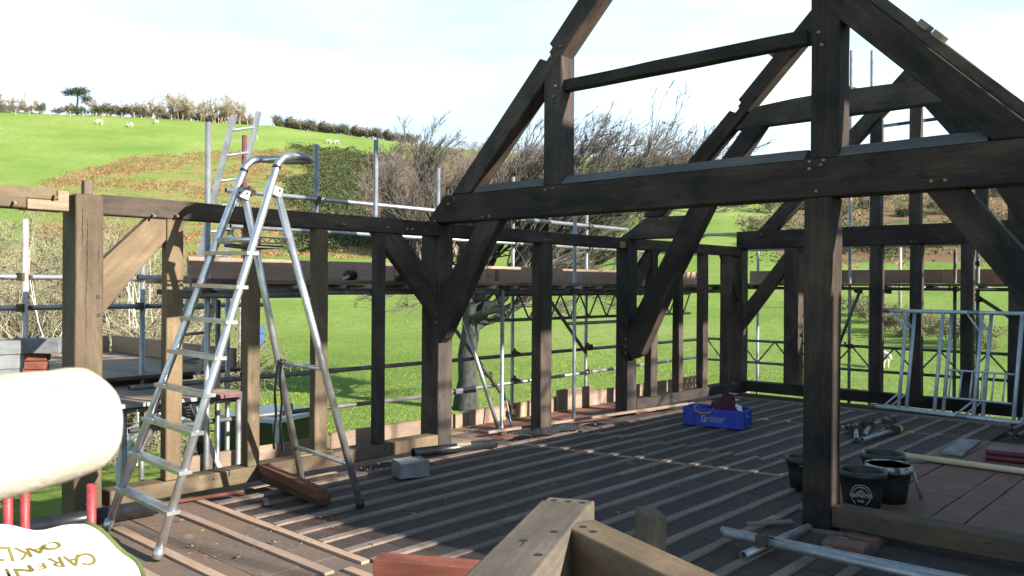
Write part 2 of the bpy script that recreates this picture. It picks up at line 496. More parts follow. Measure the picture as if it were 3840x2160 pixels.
def box(name, parent, lo, hi, mat, bev=0.005, grain='x', rotz=0.0, tilt=(0, 0)):
    """axis box lo..hi, turned by rotz about its own middle; local X is the grain axis"""
    lo, hi = Vector(lo), Vector(hi)
    c = (lo + hi) / 2
    s = hi - lo
    order = {'x': (0, 1, 2), 'y': (1, 2, 0), 'z': (2, 0, 1)}[grain]
    ax = [Vector((1, 0, 0)), Vector((0, 1, 0)), Vector((0, 0, 1))]
    Rm = Matrix([[ax[order[j]][i] for j in range(3)] for i in range(3)]).to_4x4()
    M = Matrix.Translation(c) @ Matrix.Rotation(rotz, 4, 'Z') @ Matrix.Rotation(tilt[0], 4, 'X') @ Matrix.Rotation(tilt[1], 4, 'Y') @ Rm
    d = [s[order[j]] / 2 for j in range(3)]
    bm = bmesh.new()
    bmesh.ops.create_cube(bm, size=2.0)
    for v in bm.verts:
        v.co = Vector((v.co.x * d[0], v.co.y * d[1], v.co.z * d[2]))
    if mat in ('oak', 'oak_pale', 'oak_rot', 'oak_dark', 'wet_oak', 'plank', 'deal', 'toeboard'):
        weather(bm, int(abs(c.x * 100 + c.y * 37 + c.z * 11)))
    bevel(bm, min(bev, min(d) * 0.6))
    return place(name, bm_mesh(name, bm, mat), parent, M)
def axisM(p0, p1, roll=0.0):
    p0, p1 = Vector(p0), Vector(p1)
    z = (p1 - p0).normalized()
    q = Vector((0, 0, 1)) if abs(z.z) < 0.95 else Vector((1, 0, 0))
    x = q.cross(z).normalized()
    y = z.cross(x)
    return Matrix(((x.x, y.x, z.x, p0.x), (x.y, y.y, z.y, p0.y), (x.z, y.z, z.z, p0.z), (0, 0, 0, 1))) @ Matrix.Rotation(roll, 4, 'Z')
TUBES = {}
def tube_mesh(L, rr, mat, sides=12, r1=None):
    key = (round(L, 2), rr, mat, sides, r1)
    if key in TUBES:
        return TUBES[key]
    r1 = r1 or rr
    V, F = [], []
    prof = [(rr * 0.82, 0.08), (rr * 0.82, 0.0), (rr, 0.0), (r1, L), (r1 * 0.82, L), (r1 * 0.82, L - 0.08)]
    for (q, z) in prof:
        for i in range(sides):
            a = 2 * math.pi * i / sides
            V.append((q * math.cos(a), q * math.sin(a), z))
    for j in range(len(prof) - 1):
        for i in range(sides):
            k = (i + 1) % sides
            F.append((j * sides + i, j * sides + k, (j + 1) * sides + k, (j + 1) * sides + i))
    F.append(tuple(range(sides)))
    F.append(tuple(range(5 * sides, 6 * sides))[::-1])
    me = mesh_of('tube', V, F, mat)
    sm = [False] * len(me.polygons)
    for i in range(2 * sides, 3 * sides):
        sm[i] = True
    me.polygons.foreach_set('use_smooth', sm)
    TUBES[key] = me
    return me
def tube(name, parent, p0, p1, rr=0.0242, mat='galv', sides=12):
    L = (Vector(p1) - Vector(p0)).length
    return place(name, tube_mesh(L, rr, mat, sides), parent, axisM(p0, p1))
def coupler_mesh():
    bm = bmesh.new()
    for (s, c) in (((0.05, 0.035, 0.036), (0, 0, 0)), ((0.018, 0.075, 0.022), (0.03, 0, 0)), ((0.012, 0.012, 0.05), (0.045, 0.028, 0.02)), ((0.02, 0.02, 0.016), (0.045, 0.028, 0.05)), ((0.03, 0.05, 0.05), (-0.035, 0, 0))):
        g = bmesh.ops.create_cube(bm, size=2.0)['verts']
        for v in g:
            v.co = Vector((v.co.x * s[0] * 0.75 + c[0], v.co.y * s[1] * 0.75 + c[1], v.co.z * s[2] * 0.75 + c[2]))
    return bm_mesh('coupler', bm, 'steel_rust')
COUPLER = coupler_mesh()
def coupler(parent, p, rz=0.0):
    return place('coupler', COUPLER, parent, Matrix.Translation(Vector(p)) @ Matrix.Rotation(rz, 4, 'Z') @ Matrix.Scale(0.92, 4))
def copy_tree(o, parent=None):
    c = o.copy()
    COL.objects.link(c)
    c.parent = parent
    for ch in o.children:
        copy_tree(ch, c)
    return c
def polytube(pts, rads, sides=8, closed_ends=True):
    """verts and faces of a bent tube"""
    P = np.asarray(pts, float)
    n = len(P)
    rads = np.broadcast_to(np.asarray(rads, float), (n,))
    T = np.gradient(P, axis=0)
    T /= np.linalg.norm(T, axis=1)[:, None] + 1e-9
    ref = np.array([0, 0, 1.0]) if abs(T[:, 2]).mean() < 0.8 else np.array([1.0, 0, 0])
    V, F = [], []
    for i in range(n):
        a = np.cross(ref, T[i]); a /= np.linalg.norm(a) + 1e-9
        b = np.cross(T[i], a)
        for k in range(sides):
            t = 2 * math.pi * k / sides
            V.append(P[i] + rads[i] * (math.cos(t) * a + math.sin(t) * b))
    for i in range(n - 1):
        for k in range(sides):
            q = (k + 1) % sides
            F.append((i * sides + k, i * sides + q, (i + 1) * sides + q, (i + 1) * sides + k))
    if closed_ends:
        F.append(tuple(range(sides))[::-1])
        F.append(tuple(range((n - 1) * sides, n * sides)))
    return V, F
def bent(name, parent, pts, rr, mat, sides=8):
    V, F = polytube(pts, rr, sides)
    return place(name, mesh_of(name, V, F, mat, True), parent)
def lathe(name, parent, prof, mat, loc, seg=28, smooth=True):
    V, F = [], []
    for (q, z) in prof:
        for i in range(seg):
            a = 2 * math.pi * i / seg
            V.append((q * math.cos(a), q * math.sin(a), z))
    for j in range(len(prof) - 1):
        for i in range(seg):
            k = (i + 1) % seg
            F.append((j * seg + i, j * seg + k, (j + 1) * seg + k, (j + 1) * seg + i))
    F.append(tuple(range(seg))[::-1])
    F.append(tuple(range((len(prof) - 1) * seg, len(prof) * seg)))
    return place(name, mesh_of(name, V, F, mat, smooth), parent, Matrix.Translation(Vector(loc)))

# ------------------------------------------------------------------ terrain
FX, FY = math.cos(YAW), math.sin(YAW)
RX, RY = FY, -FX
SKY = [(-180, .03), (-90, .10), (-50, .17), (-36, .1770), (-31.7, .1757), (-24, .1830), (-16, .1835), (-9.3, .1735), (-7.7, .1700), (0.3, .1595), (8.8, .1540), (13.8, .1500), (18.8, .1480), (27, .1440), (31.7, .1420), (40, .125), (60, .10), (90, .06), (180, .03)]
RSK = [(-180, 300), (-60, 260), (-32, 265), (-9, 250), (0, 235), (14, 240), (32, 300), (60, 300), (180, 300)]
def height(x, y):
    x = np.asarray(x, float); y = np.asarray(y, float)
    d = x * FX + y * FY; l = x * RX + y * RY; q = np.hypot(x, y)
    a = np.degrees(np.arctan2(l, d))
    e = np.interp(a, *zip(*SKY)); rs = np.interp(a, *zip(*RSK))
    zs = 1.65 + e * rs
    t = (q - 45) / (rs - 45); tcl = np.clip(t, 0, 1)
    z = -2.4 + .006 * np.clip(q - 25, 0, 20) + (zs + 2.3) * tcl ** 1.45 + np.where(t > 1, (q - rs) * .01, 0)
    w = np.clip((q - 20) / 30, 0, 1)
    z = z + w * (.25 * np.sin(x * .11 + 1.3) * np.cos(y * .09) + .12 * np.sin(x * .31) * np.sin(y * .27 + 2)) * np.clip(1 - tcl, .15, 1)
    return z, a, t
def gz(x, y):
    return float(height(x, y)[0])
def wob(x, y):
    return (np.sin(x * .071 + 2 * np.sin(y * .043)) + np.sin(y * .083 + 1.7) + .7 * np.sin(x * .19 + y * .13) + .5 * np.sin(x * .37 - y * .29)) / 3.2
def cover(x, y):
    """share of bracken and of scrub on the ground"""
    z, a, t = height(x, y)
    w = wob(x, y)
    top = np.interp(a, [-31.5, -29.7, -25.4, -19.8, -15.8, -9.2, -6], [.40, .57, .70, .795, .83, .90, .88]) + w * .025
    low = np.interp(a, [-32, -20, -10, -6], [.30, .20, .25, .40]) + w * .04
    left = np.clip((a + 30.8 + w) / 1.5, 0, 1) * np.clip((-5.5 - a + w) / 1.5, 0, 1)
    edge = np.clip((top - t) / .02, 0, 1) * np.clip((t - low) / .03, 0, 1)
    brk = left * edge
    right = np.clip((a - 15 + 2 * w) / 4, 0, 1) * np.clip((t - .24 + w * .03) / .05, 0, 1) * np.clip((.97 - t) / .05, 0, 1)
    return np.clip(brk, 0, 1), np.clip(right, 0, 1)
def build_terrain():
    ang = np.concatenate([np.arange(-180, -42, 6.0), np.arange(-42, 42, 0.3), np.arange(42, 180, 6.0)])
    rr = np.concatenate([[0.01], np.linspace(4, 24, 8), 24 * (300 / 24) ** np.linspace(0.01, 1, 200), np.array([320, 360, 430, 560, 800, 1200, 2000])])
    A, Q = np.meshgrid(np.radians(ang), rr)
    d, l = Q * np.cos(A), Q * np.sin(A)
    x, y = d * FX + l * RX, d * FY + l * RY
    z, a, t = height(x, y)
    n, m = Q.shape
    V = np.stack([x, y, z], -1).reshape(-1, 3)
    i, j = np.meshgrid(np.arange(n - 1), np.arange(m), indexing='ij')
    k = (j + 1) % m
    F = np.stack([i * m + j, (i + 1) * m + j, (i + 1) * m + k, i * m + k], -1).reshape(-1, 4)
    k2 = Nodes('meadow')
    at = k2.n('Attribute', _attribute_name='cover')
    sep = k2.n('SeparateColor')
    k2.l(at.outputs['Color'], sep.inputs[0])
    v = k2.coords((1, 1, 1), 'Object', rnd=False)
    g = k2.ramp(k2.noise(v, 0.045, 8, 0.72), (0.34, (0.15, 0.245, 0.05)), (0.52, (0.22, 0.32, 0.078)), (0.68, (0.30, 0.35, 0.13)))
    g = k2.mix(k2.ramp(k2.noise(v, 1.3, 6, 0.75), (0.36, 0.55), (0.60, 0.0)), g, (0.12, 0.185, 0.04))
    g = k2.mix(k2.ramp(k2.noise(v, 0.35, 5, 0.7), (0.58, 0.0), (0.75, 0.5)), g, (0.29, 0.30, 0.10))
    b = k2.ramp(k2.noise(v, 0.22, 7, 0.75), (0.30, (0.11, 0.16, 0.04)), (0.50, (0.20, 0.25, 0.07)), (0.62, (0.27, 0.23, 0.10)), (0.78, (0.38, 0.25, 0.15)))
    s = k2.ramp(k2.noise(v, 0.12, 6, 0.7), (0.34, (0.07, 0.085, 0.03)), (0.5, (0.17, 0.15, 0.085)), (0.62, (0.21, 0.12, 0.07)), (0.75, (0.16, 0.19, 0.04)))
    nb = k2.noise(v, 0.16, 6, 0.7)
    wv = k2.n('Math', _operation='MULTIPLY_ADD')
    k2.l(nb, wv.inputs[0]); wv.inputs[1].default_value = 1.6; wv.inputs[2].default_value = -0.8
    def soft(chan):
        ad = k2.n('Math', _operation='ADD'); k2.l(chan, ad.inputs[0]); k2.l(wv.outputs[0], ad.inputs[1])
        mu = k2.n('Math', _operation='MULTIPLY'); k2.l(ad.outputs[0], mu.inputs[0]); k2.l(chan, mu.inputs[1])
        return k2.ramp(mu.outputs[0], (0.25, 0.0), (0.55, 1.0))
    c = k2.mix(soft(sep.outputs[0]), g, b)
    c = k2.mix(soft(sep.outputs[1]), c, s)
    k2.col(c)
    k2.bump(k2.noise(v, 5.0, 8, 0.8), 0.9, 0.12)
    k2.set(Roughness=0.95)
    k2.b.inputs['Specular IOR Level'].default_value = 0.1
    MAT['meadow'] = k2.m
    me = np_mesh('ground', V, F, 'meadow', True)
    brk, scr = cover(V[:, 0], V[:, 1])
    ca = me.color_attributes.new('cover', 'FLOAT_COLOR', 'POINT')
    cols = np.zeros((len(V), 4), np.float32)
    cols[:, 0] = brk; cols[:, 1] = scr; cols[:, 3] = 1
    ca.data.foreach_set('color', cols.ravel())
    o = place('ground', me)
    return kind(o, 'structure')
build_terrain()

def polar(a, q):
    """ground point at a degrees right of the view axis and q metres out"""
    A = np.radians(a)
    d, l = q * np.cos(A), q * np.sin(A)
    return d * FX + l * RX, d * FY + l * RY
def blades(x, y, h, w, lean, mat, name, z0=None, curve=0.5, wind=(0.6, -0.7)):
    """one bent two-triangle blade per point"""
    n = len(x)
    z = height(x, y)[0] - 0.03 if z0 is None else z0
    th = rng.uniform(0, 2 * np.pi, n)
    ux, uy = np.cos(th) * w, np.sin(th) * w
    lx = rng.normal(0, lean, n) + wind[0] * lean; ly = rng.normal(0, lean, n) + wind[1] * lean
    b0 = np.stack([x - ux, y - uy, z], -1); b1 = np.stack([x + ux, y + uy, z], -1)
    m0 = np.stack([x - ux * .7 + lx * h * .35, y - uy * .7 + ly * h * .35, z + h * .62], -1)
    m1 = np.stack([x + ux * .7 + lx * h * .35, y + uy * .7 + ly * h * .35, z + h * .62], -1)
    tp = np.stack([x + lx * h, y + ly * h, z + h * (1 - .25 * curve)], -1)
    V = np.stack([b0, b1, m1, m0, tp], 1).reshape(-1, 3)
    k = np.arange(n)[:, None] * 5
    F = np.concatenate([k + np.array([[0, 1, 2]]), k + np.array([[0, 2, 3]]), k + np.array([[3, 2, 4]])])
    return V, F
def grass_stuff():
    k = Nodes('grass_blade')
    v = k.coords((1, 1, 1), 'Object', rnd=False)
    k.col(k.ramp(k.noise(v, 3.0, 5, 0.7), (0.3, (0.165, 0.26, 0.045)), (0.52, (0.225, 0.33, 0.065)), (0.72, (0.30, 0.36, 0.105))))
    k.set(Roughness=0.8)
    k.b.inputs['Specular IOR Level'].default_value = 0.15
    MAT['grass'] = k.m
    n = 250000
    a = rng.uniform(-35, 35, n); q = 23 + (95 - 23) * rng.random(n) ** 1.25
    x, y = polar(a, q)
    brk, scr = cover(x, y)
    ok = (scr < .4)
    x, y = x[ok], y[ok]
    h = rng.uniform(.03, .10, len(x)) * (1 + .6 * (wob(x * 3, y * 3) > .35))
    V, F = blades(x, y, h, rng.uniform(.006, .018, len(x)), .6, 'grass', 'grass')
    o = place('grass', np_mesh('grass', V, F, 'grass'))
    tag(kind(o, 'stuff'), 'short bright green grass of the sheep field beyond the scaffold', 'grass')
grass_stuff()
def bracken_stuff():
    k = Nodes('bracken')
    v = k.coords((1, 1, 1), 'Object', rnd=False)
    k.col(k.ramp(k.noise(v, 0.35, 6, 0.75), (0.30, (0.25, 0.17, 0.08)), (0.45, (0.35, 0.19, 0.105)), (0.7, (0.44, 0.265, 0.175))))
    k.set(Roughness=0.95)
    MAT['bracken'] = k.m
    n = 260000
    a = rng.uniform(-31.5, -5, n); q = rng.uniform(85, 245, n)
    x, y = polar(a, q)
    brk, scr = cover(x, y)
    t = height(x, y)[2]
    top = np.interp(a, [-31.5, -29.7, -25.4, -19.8, -15.8, -9.2, -6], [.40, .57, .70, .795, .83, .90, .88])
    w = (np.sin(x * .21 + 1.5 * np.sin(y * .17)) + np.sin(y * .26 + 2 * np.sin(x * .11)) + np.sin((x + y) * .43 + 2 * np.sin(x * .31)) + np.sin(x * .9 + 2 * np.sin(y * .7)) + np.sin(y * 1.3 + 2 * np.sin(x * .8))) / 5
    want = .15 - .42 * np.clip(1 - (top - t) / .15, 0, 1)
    ok = (rng.random(n) < brk) & (w > want + .20 * rng.normal(0, 1, n))
    x, y = x[ok], y[ok]
    V, F = blades(x, y, rng.uniform(.15, .5, len(x)), rng.uniform(.025, .07, len(x)), .8, 'bracken', 'bracken', curve=1.2)
    n = 50000
    a = rng.uniform(14, 34, n); q = rng.uniform(95, 295, n)
    x, y = polar(a, q)
    brk, scr = cover(x, y)
    w = (np.sin(x * .12 + 1.5 * np.sin(y * .13)) + np.sin(y * .21 + 2 * np.sin(x * .09)) + np.sin(x * .5 - y * .6)) / 3
    ok = (rng.random(n) < scr) & (w > .1)
    V2, F2 = blades(x[ok], y[ok], rng.uniform(.2, .7, ok.sum()), rng.uniform(.04, .1, ok.sum()), .8, 'bracken', 'bracken', curve=1.2)
    V3 = np.concatenate([V, V2]); F3 = np.concatenate([F, F2 + len(V)])
    o = place('bracken', np_mesh('bracken', V3, F3, 'bracken'))
    tag(kind(o, 'stuff'), 'dead orange brown bracken covering the hillside below the upper field', 'bracken')
bracken_stuff()
def bramble_stuff():
    """waist-high mat of bramble right of the bracken, and patches on the slope beyond the end wall"""
    n = 110000
    a = np.concatenate([rng.uniform(-16.5, -6.5, n), rng.uniform(15, 33, n // 3)]); q = np.concatenate([rng.uniform(98, 225, n), rng.uniform(100, 290, n // 3)])
    x, y = polar(a, q)
    z, a, t = height(x, y)
    w = (np.sin(x * .16 + 1.2 * np.sin(y * .21)) + np.sin(y * .19 + 2 * np.sin(x * .13)) + .8 * np.sin((x - y) * .37) + .6 * np.sin(x * .8 + y * .5)) / 3.4
    left = np.clip((a + 15.5 + 2.5 * w) / 2.0, 0, 1) * np.clip((.86 - t + .03 * w) / .03, 0, 1) * np.clip((t - .27 + .05 * w) / .04, 0, 1) * (a < 0)
    right = np.where(a > 0, np.clip((w - .05) / .2, 0, 1) * cover(x, y)[1], 0)
    ok = rng.random(len(x)) < np.maximum(left, right)
    x, y, z, w = x[ok], y[ok], z[ok], w[ok]
    m = len(x)
    hump = .5 + .9 * np.abs(np.sin(x * .55 + np.sin(y * .4)) * np.sin(y * .6 + 1.3 * np.sin(x * .3)))
    c = np.stack([x, y, z + hump * rng.uniform(.55, 1.15, m)], -1)
    d1 = norm(rng.normal(0, 1, (m, 3)) * np.array([1, 1, .6])); d2 = norm(np.cross(d1, rng.normal(0, 1, (m, 3))))
    s = rng.uniform(.10, .26, (m, 1))
    V = np.stack([c - d1 * s, c + d2 * s * .6, c + d1 * s, c - d2 * s * .6], 1).reshape(-1, 3)
    F = np.arange(m)[:, None] * 4 + np.arange(4)[None]
    o = place('bramble_cover', np_mesh('bramble_cover', V, F, 'bramble'))
    tag(kind(o, 'stuff'), 'dark olive green mat of brambles on the hillside right of the bracken', 'brambles')
def norm(v):
    return v / (np.linalg.norm(v, axis=-1, keepdims=True) + 1e-9)
bramble_stuff()

# ------------------------------------------------------------------ trees and shrubs
def norm(v):
    return v / (np.linalg.norm(v, axis=-1, keepdims=True) + 1e-9)
def run(S, D, L, R0, k, jit, trop, taper=.35):
    """n wandering branches of k points"""
    n = len(S)
    P = np.zeros((n, k, 3)); P[:, 0] = S
    D = norm(D.copy()); Dd = np.zeros((n, k, 3)); Dd[:, 0] = D
    for i in range(1, k):
        D = norm(D + rng.normal(0, jit, (n, 3)) + np.asarray(trop))
        P[:, i] = P[:, i - 1] + D * (L / (k - 1))[:, None]
        Dd[:, i] = D
    Rr = R0[:, None] * np.linspace(1, taper, k)[None]
    return P, Rr, Dd
def spawn(P, Rr, Dd, m, t0, t1, spread, lf, rf, L, up=(0, 0, 0)):
    n, k, _ = P.shape
    t = rng.uniform(t0, t1, (n, m)) * (k - 1)
    i = np.clip(t.astype(int), 0, k - 2); fr = (t - i)[..., None]
    idx = np.arange(n)[:, None]
    S = P[idx, i] * (1 - fr) + P[idx, i + 1] * fr
    R1 = (Rr[idx, i] * rf)
    D = norm(Dd[idx, i] + rng.normal(0, spread, (n, m, 3)) + np.asarray(up))
    LL = (L[:, None] * lf * rng.uniform(.6, 1.2, (n, m)) * (1.15 - .5 * t / (k - 1)))
    return S.reshape(-1, 3), D.reshape(-1, 3), LL.reshape(-1), R1.reshape(-1)
def tubes(P, Rr, sides):
    n, k, _ = P.shape
    T = norm(P[:, -1] - P[:, 0])
    ref = np.where(np.abs(T[:, 2:3]) < .9, np.array([[0, 0, 1.0]]), np.array([[1.0, 0, 0]]))
    A = norm(np.cross(T, ref)); B = np.cross(T, A)
    th = np.arange(sides) * 2 * np.pi / sides
    ring = np.cos(th)[None, :, None] * A[:, None] + np.sin(th)[None, :, None] * B[:, None]
    V = P[:, :, None] + Rr[:, :, None, None] * ring[:, None]
    V = V.reshape(-1, 3)
    b = (np.arange(n) * k * sides)[:, None, None]
    i = np.arange(k - 1)[None, :, None]; j = np.arange(sides)[None, None, :]; j2 = (j + 1) % sides
    F = np.stack([b + i * sides + j, b + i * sides + j2, b + (i + 1) * sides + j2, b + (i + 1) * sides + j], -1).reshape(-1, 4)
    return V, F
def join(parts):
    Vs, Fs, o = [], [], 0
    for V, F in parts:
        Vs.append(V); Fs.append(F + o); o += len(V)
    return np.concatenate(Vs), np.concatenate(Fs)
def shrub(h, w, n0, m1, m2, m3, wind=(0, 0, 0), jit=.22, r0=.05, rt=.012, up=.25):
    """bare many-stemmed shrub of height h; returns stem and twig arrays"""
    th = rng.uniform(0, 2 * np.pi, n0)
    S = np.stack([np.cos(th) * w * .12, np.sin(th) * w * .12, np.zeros(n0) - .1], -1)
    out = rng.uniform(.15, .75, n0) * w / h
    D = np.stack([np.cos(th) * out, np.sin(th) * out, np.ones(n0)], -1)
    L = rng.uniform(.55, .85, n0) * h
    P, Rr, Dd = run(S, D, L, np.full(n0, r0), 6, jit * .6, wind)
    stems = [tubes(P, Rr, 5)]
    S, D, L1, R1 = spawn(P, Rr, Dd, m1, .25, 1, .55, .55, .6, L, (0, 0, up))
    P, Rr, Dd = run(S, D, L1, R1, 5, jit, wind)
    stems.append(tubes(P, Rr, 4))
    tw = []
    S, D, L2, R2 = spawn(P, Rr, Dd, m2, .15, 1, .6, .55, .6, L1, (0, 0, up * .6))
    P, Rr, Dd = run(S, D, L2, np.maximum(R2, rt), 4, jit * 1.2, wind, .5)
    tw.append(tubes(P, Rr, 3))
    if m3:
        S, D, L3, R3 = spawn(P, Rr, Dd, m3, .1, 1, .7, .6, .7, L2)
        P, Rr, Dd = run(S, D, L3, np.maximum(R3, rt * .8), 3, jit * 1.3, wind, .5)
        tw.append(tubes(P, Rr, 3))
    return join(stems), join(tw)
WIND = np.array([RX, RY, 0])
def leaf_cloud(P, n, s, name, mat, flat=.5):
    """small quads scattered round the given points"""
    i = rng.integers(0, len(P), n)
    c = P[i] + rng.normal(0, s * 2.2, (n, 3))
    a = norm(rng.normal(0, 1, (n, 3))); b = norm(np.cross(a, rng.normal(0, 1, (n, 3)) + np.array([0, 0, flat])))
    q = s * rng.uniform(.6, 1.4, (n, 1))
    V = np.stack([c - a * q, c + b * q * .6, c + a * q, c - b * q * .6], 1).reshape(-1, 3)
    F = (np.arange(n)[:, None] * 4 + np.arange(4)[None])
    return V, F

# the wind-bent tree in the field
def field_tree():
    bx, by = 19.0, 19.3
    bz = gz(bx, by)
    t = thing('bare_tree', 'wind-bent bare tree with a thick grey trunk in the field beyond the scaffold', 'tree', (bx, by, bz))
    R3 = np.array([RX, RY, 0]); U = np.array([0, 0, 1.0]); B3 = np.array([FX, FY, 0])
    def W(p, dz=0.0):       # metres right, up, back from the root
        return np.array([bx, by, bz]) + p[0] * R3 + p[1] * U + p[2] * B3
    trunk = [(-.02, -.3, 0), (-.03, .3, 0), (.05, 1.0, .02), (.0, 1.8, .05), (.12, 2.6, .05), (.18, 3.2, .1), (.3, 3.9, .1)]
    V1, F1 = polytube([W(p) for p in trunk], [.43, .37, .31, .28, .29, .34, .24], 14)
    V1 = np.array(V1); V1 += .035 * np.sin(V1 * 9.0 + np.array([0, 2, 4])) 
    limbs = [
        ([(.1, 3.0, 0), (-.15, 3.7, .1), (-.2, 4.6, .2), (-.3, 5.6, .4), (-.1, 6.8, .6)], .19),
        ([(.2, 3.3, 0), (.35, 4.2, -.2), (.5, 5.2, -.3), (.9, 6.4, -.4), (1.6, 7.6, -.5)], .20),
        ([(.2, 3.0, 0), (.9, 3.5, -.3), (1.9, 4.4, -.5), (3.2, 5.4, -.7), (4.8, 6.3, -.8), (6.6, 6.9, -.8)], .21),
        ([(.2, 3.2, .1), (1.0, 4.1, .5), (2.0, 5.1, .9), (3.2, 6.3, 1.1), (4.8, 7.3, 1.3)], .18),
        ([(.15, 2.7, 0), (.8, 2.95, .2), (1.7, 3.4, .4), (2.9, 4.2, .6), (4.4, 5.0, .6), (6.2, 5.5, .6)], .15),
        ([(-.05, 3.3, 0), (-.6, 3.8, -.2), (-1.3, 4.0, -.3), (-2.2, 3.85, -.3), (-3.2, 3.7, -.3)], .08),
        ([(.3, 3.8, .1), (.7, 4.8, .4), (1.4, 6.0, .4), (2.3, 7.2, .3), (3.5, 8.0, .2)], .15),
        ([(.3, 3.6, -.1), (1.2, 4.4, -.8), (2.6, 5.4, -1.4), (4.2, 6.3, -1.8), (6.0, 6.9, -2.0)], .14),
        ([(.3, 3.4, .3), (1.1, 4.4, 1.1), (2.2, 5.5, 1.9), (3.6, 6.6, 2.3), (5.4, 7.2, 2.5)], .14),
        ([(.2, 3.5, -.1), (.5, 4.6, -.7), (1.1, 5.8, -1.1), (2.2, 6.9, -1.2), (3.6, 7.6, -1.2)], .13),
        ([(.1, 3.6, .1), (-.4, 4.6, .4), (-1.0, 5.6, .7), (-1.5, 6.8, .9), (-1.6, 7.8, 1.0)], .13),
        ([(.1, 3.5, -.2), (-.5, 4.4, -.6), (-1.2, 5.2, -.9), (-2.0, 6.0, -1.1), (-2.5, 6.8, -1.2)], .11),
        ([(.3, 3.5, .5), (1.6, 4.7, 1.2), (3.2, 5.8, 1.6), (5.2, 6.7, 1.7), (7.4, 7.1, 1.6)], .14),
        ([(.2, 3.0, -.2), (1.0, 3.3, -.7), (2.2, 3.8, -1.0), (3.6, 4.2, -1.1), (5.0, 4.2, -1.0)], .11),
    ]
    st = []
    tips, tl, tr, td = [], [], [], []
    allP = []
    for pts, r0 in limbs:
        k = 16
        q = np.array([W(p) for p in pts])
        s = np.linspace(0, len(q) - 1, k)
        P = np.stack([np.interp(s, np.arange(len(q)), q[:, c]) for c in range(3)], -1)
        P[1:-1] = (P[:-2] + P[1:-1] * 2 + P[2:]) / 4 + rng.normal(0, .05, (k - 2, 3))
        Rr = r0 * np.linspace(1, .25, k) ** 1.1
        st.append(tubes(P[None], Rr[None], 8))
        allP.append((P, Rr))
    V2, F2 = join(st)
    place('trunk', mesh_of('trunk', V1, F1, 'bark', True), t)
    place('limb', np_mesh('limb', V2, F2, 'bark', True), t)
    crown, leaf = [], []
    for (P, Rr), (pts, r0) in zip(allP, limbs):
        Dd = norm(np.gradient(P, axis=0))
        Ln = np.array([np.linalg.norm(np.diff(P, axis=0), axis=1).sum()])
        up = (np.array([.30, 0, .75]) if pts[-1][0] > 0 and not r0 < .09 else np.array([.1, 0, .5]))
        upw = up[0] * R3 + np.array([0, 0, up[2]])
        small = r0 < .1
        low = pts[-1][1] < 4.5
        S, D, L1, R1 = spawn(P[None], Rr[None], Dd[None], 9 if small else (12 if low else 29), .25, 1, .5, .5, .42, Ln, upw * (.2 if low else 1.1))
        L1 = np.clip(L1, .9, 2.9)
        wind = .045 * R3 + np.array([0, 0, .03 if not low else -.04])
        if small:
            wind = -.02 * R3
        A = run(S, D, L1, R1, 8, .09, wind)
        crown.append(tubes(A[0], A[1], 5))
        S, D, L2, R2 = spawn(*A, 7, .15, 1, .48, .5, .6, L1, upw * .5)
        Bq = run(S, D, L2, np.maximum(R2, .013), 5, .08, wind * 1.1, .5)
        crown.append(tubes(Bq[0], Bq[1], 3))
        S, D, L3, R3_ = spawn(*Bq, 4, .1, 1, .45, .62, .6, L2, upw * .5)
        Cq = run(S, D, L3, np.maximum(R3_, .0085), 4, .09, wind * 1.2, .6)
        crown.append(tubes(Cq[0], Cq[1], 3))
        if not small:
            S, D, L4, R4 = spawn(*Cq, 2, .2, 1, .42, .8, .7, L3, upw * .5)
            Dq = run(S, D, L4, np.maximum(R4, .0065), 3, .1, wind * 1.2, .6)
            crown.append(tubes(Dq[0], Dq[1], 3))
            if pts[-1][0] > 3:
                pk = Cq[0][rng.random(len(Cq[0])) < .04][:, -1]
                leaf.append(leaf_cloud(pk, len(pk) * 3, .055, 'l', 'dead_leaf'))
    Vc, Fc = join(crown)
    place('crown', np_mesh('crown', Vc, Fc, 'twig'), t)
    Vl, Fl = join(leaf)
    place('dead_leaves', np_mesh('dead_leaves', Vl, Fl, 'dead_leaf'), t)
field_tree()

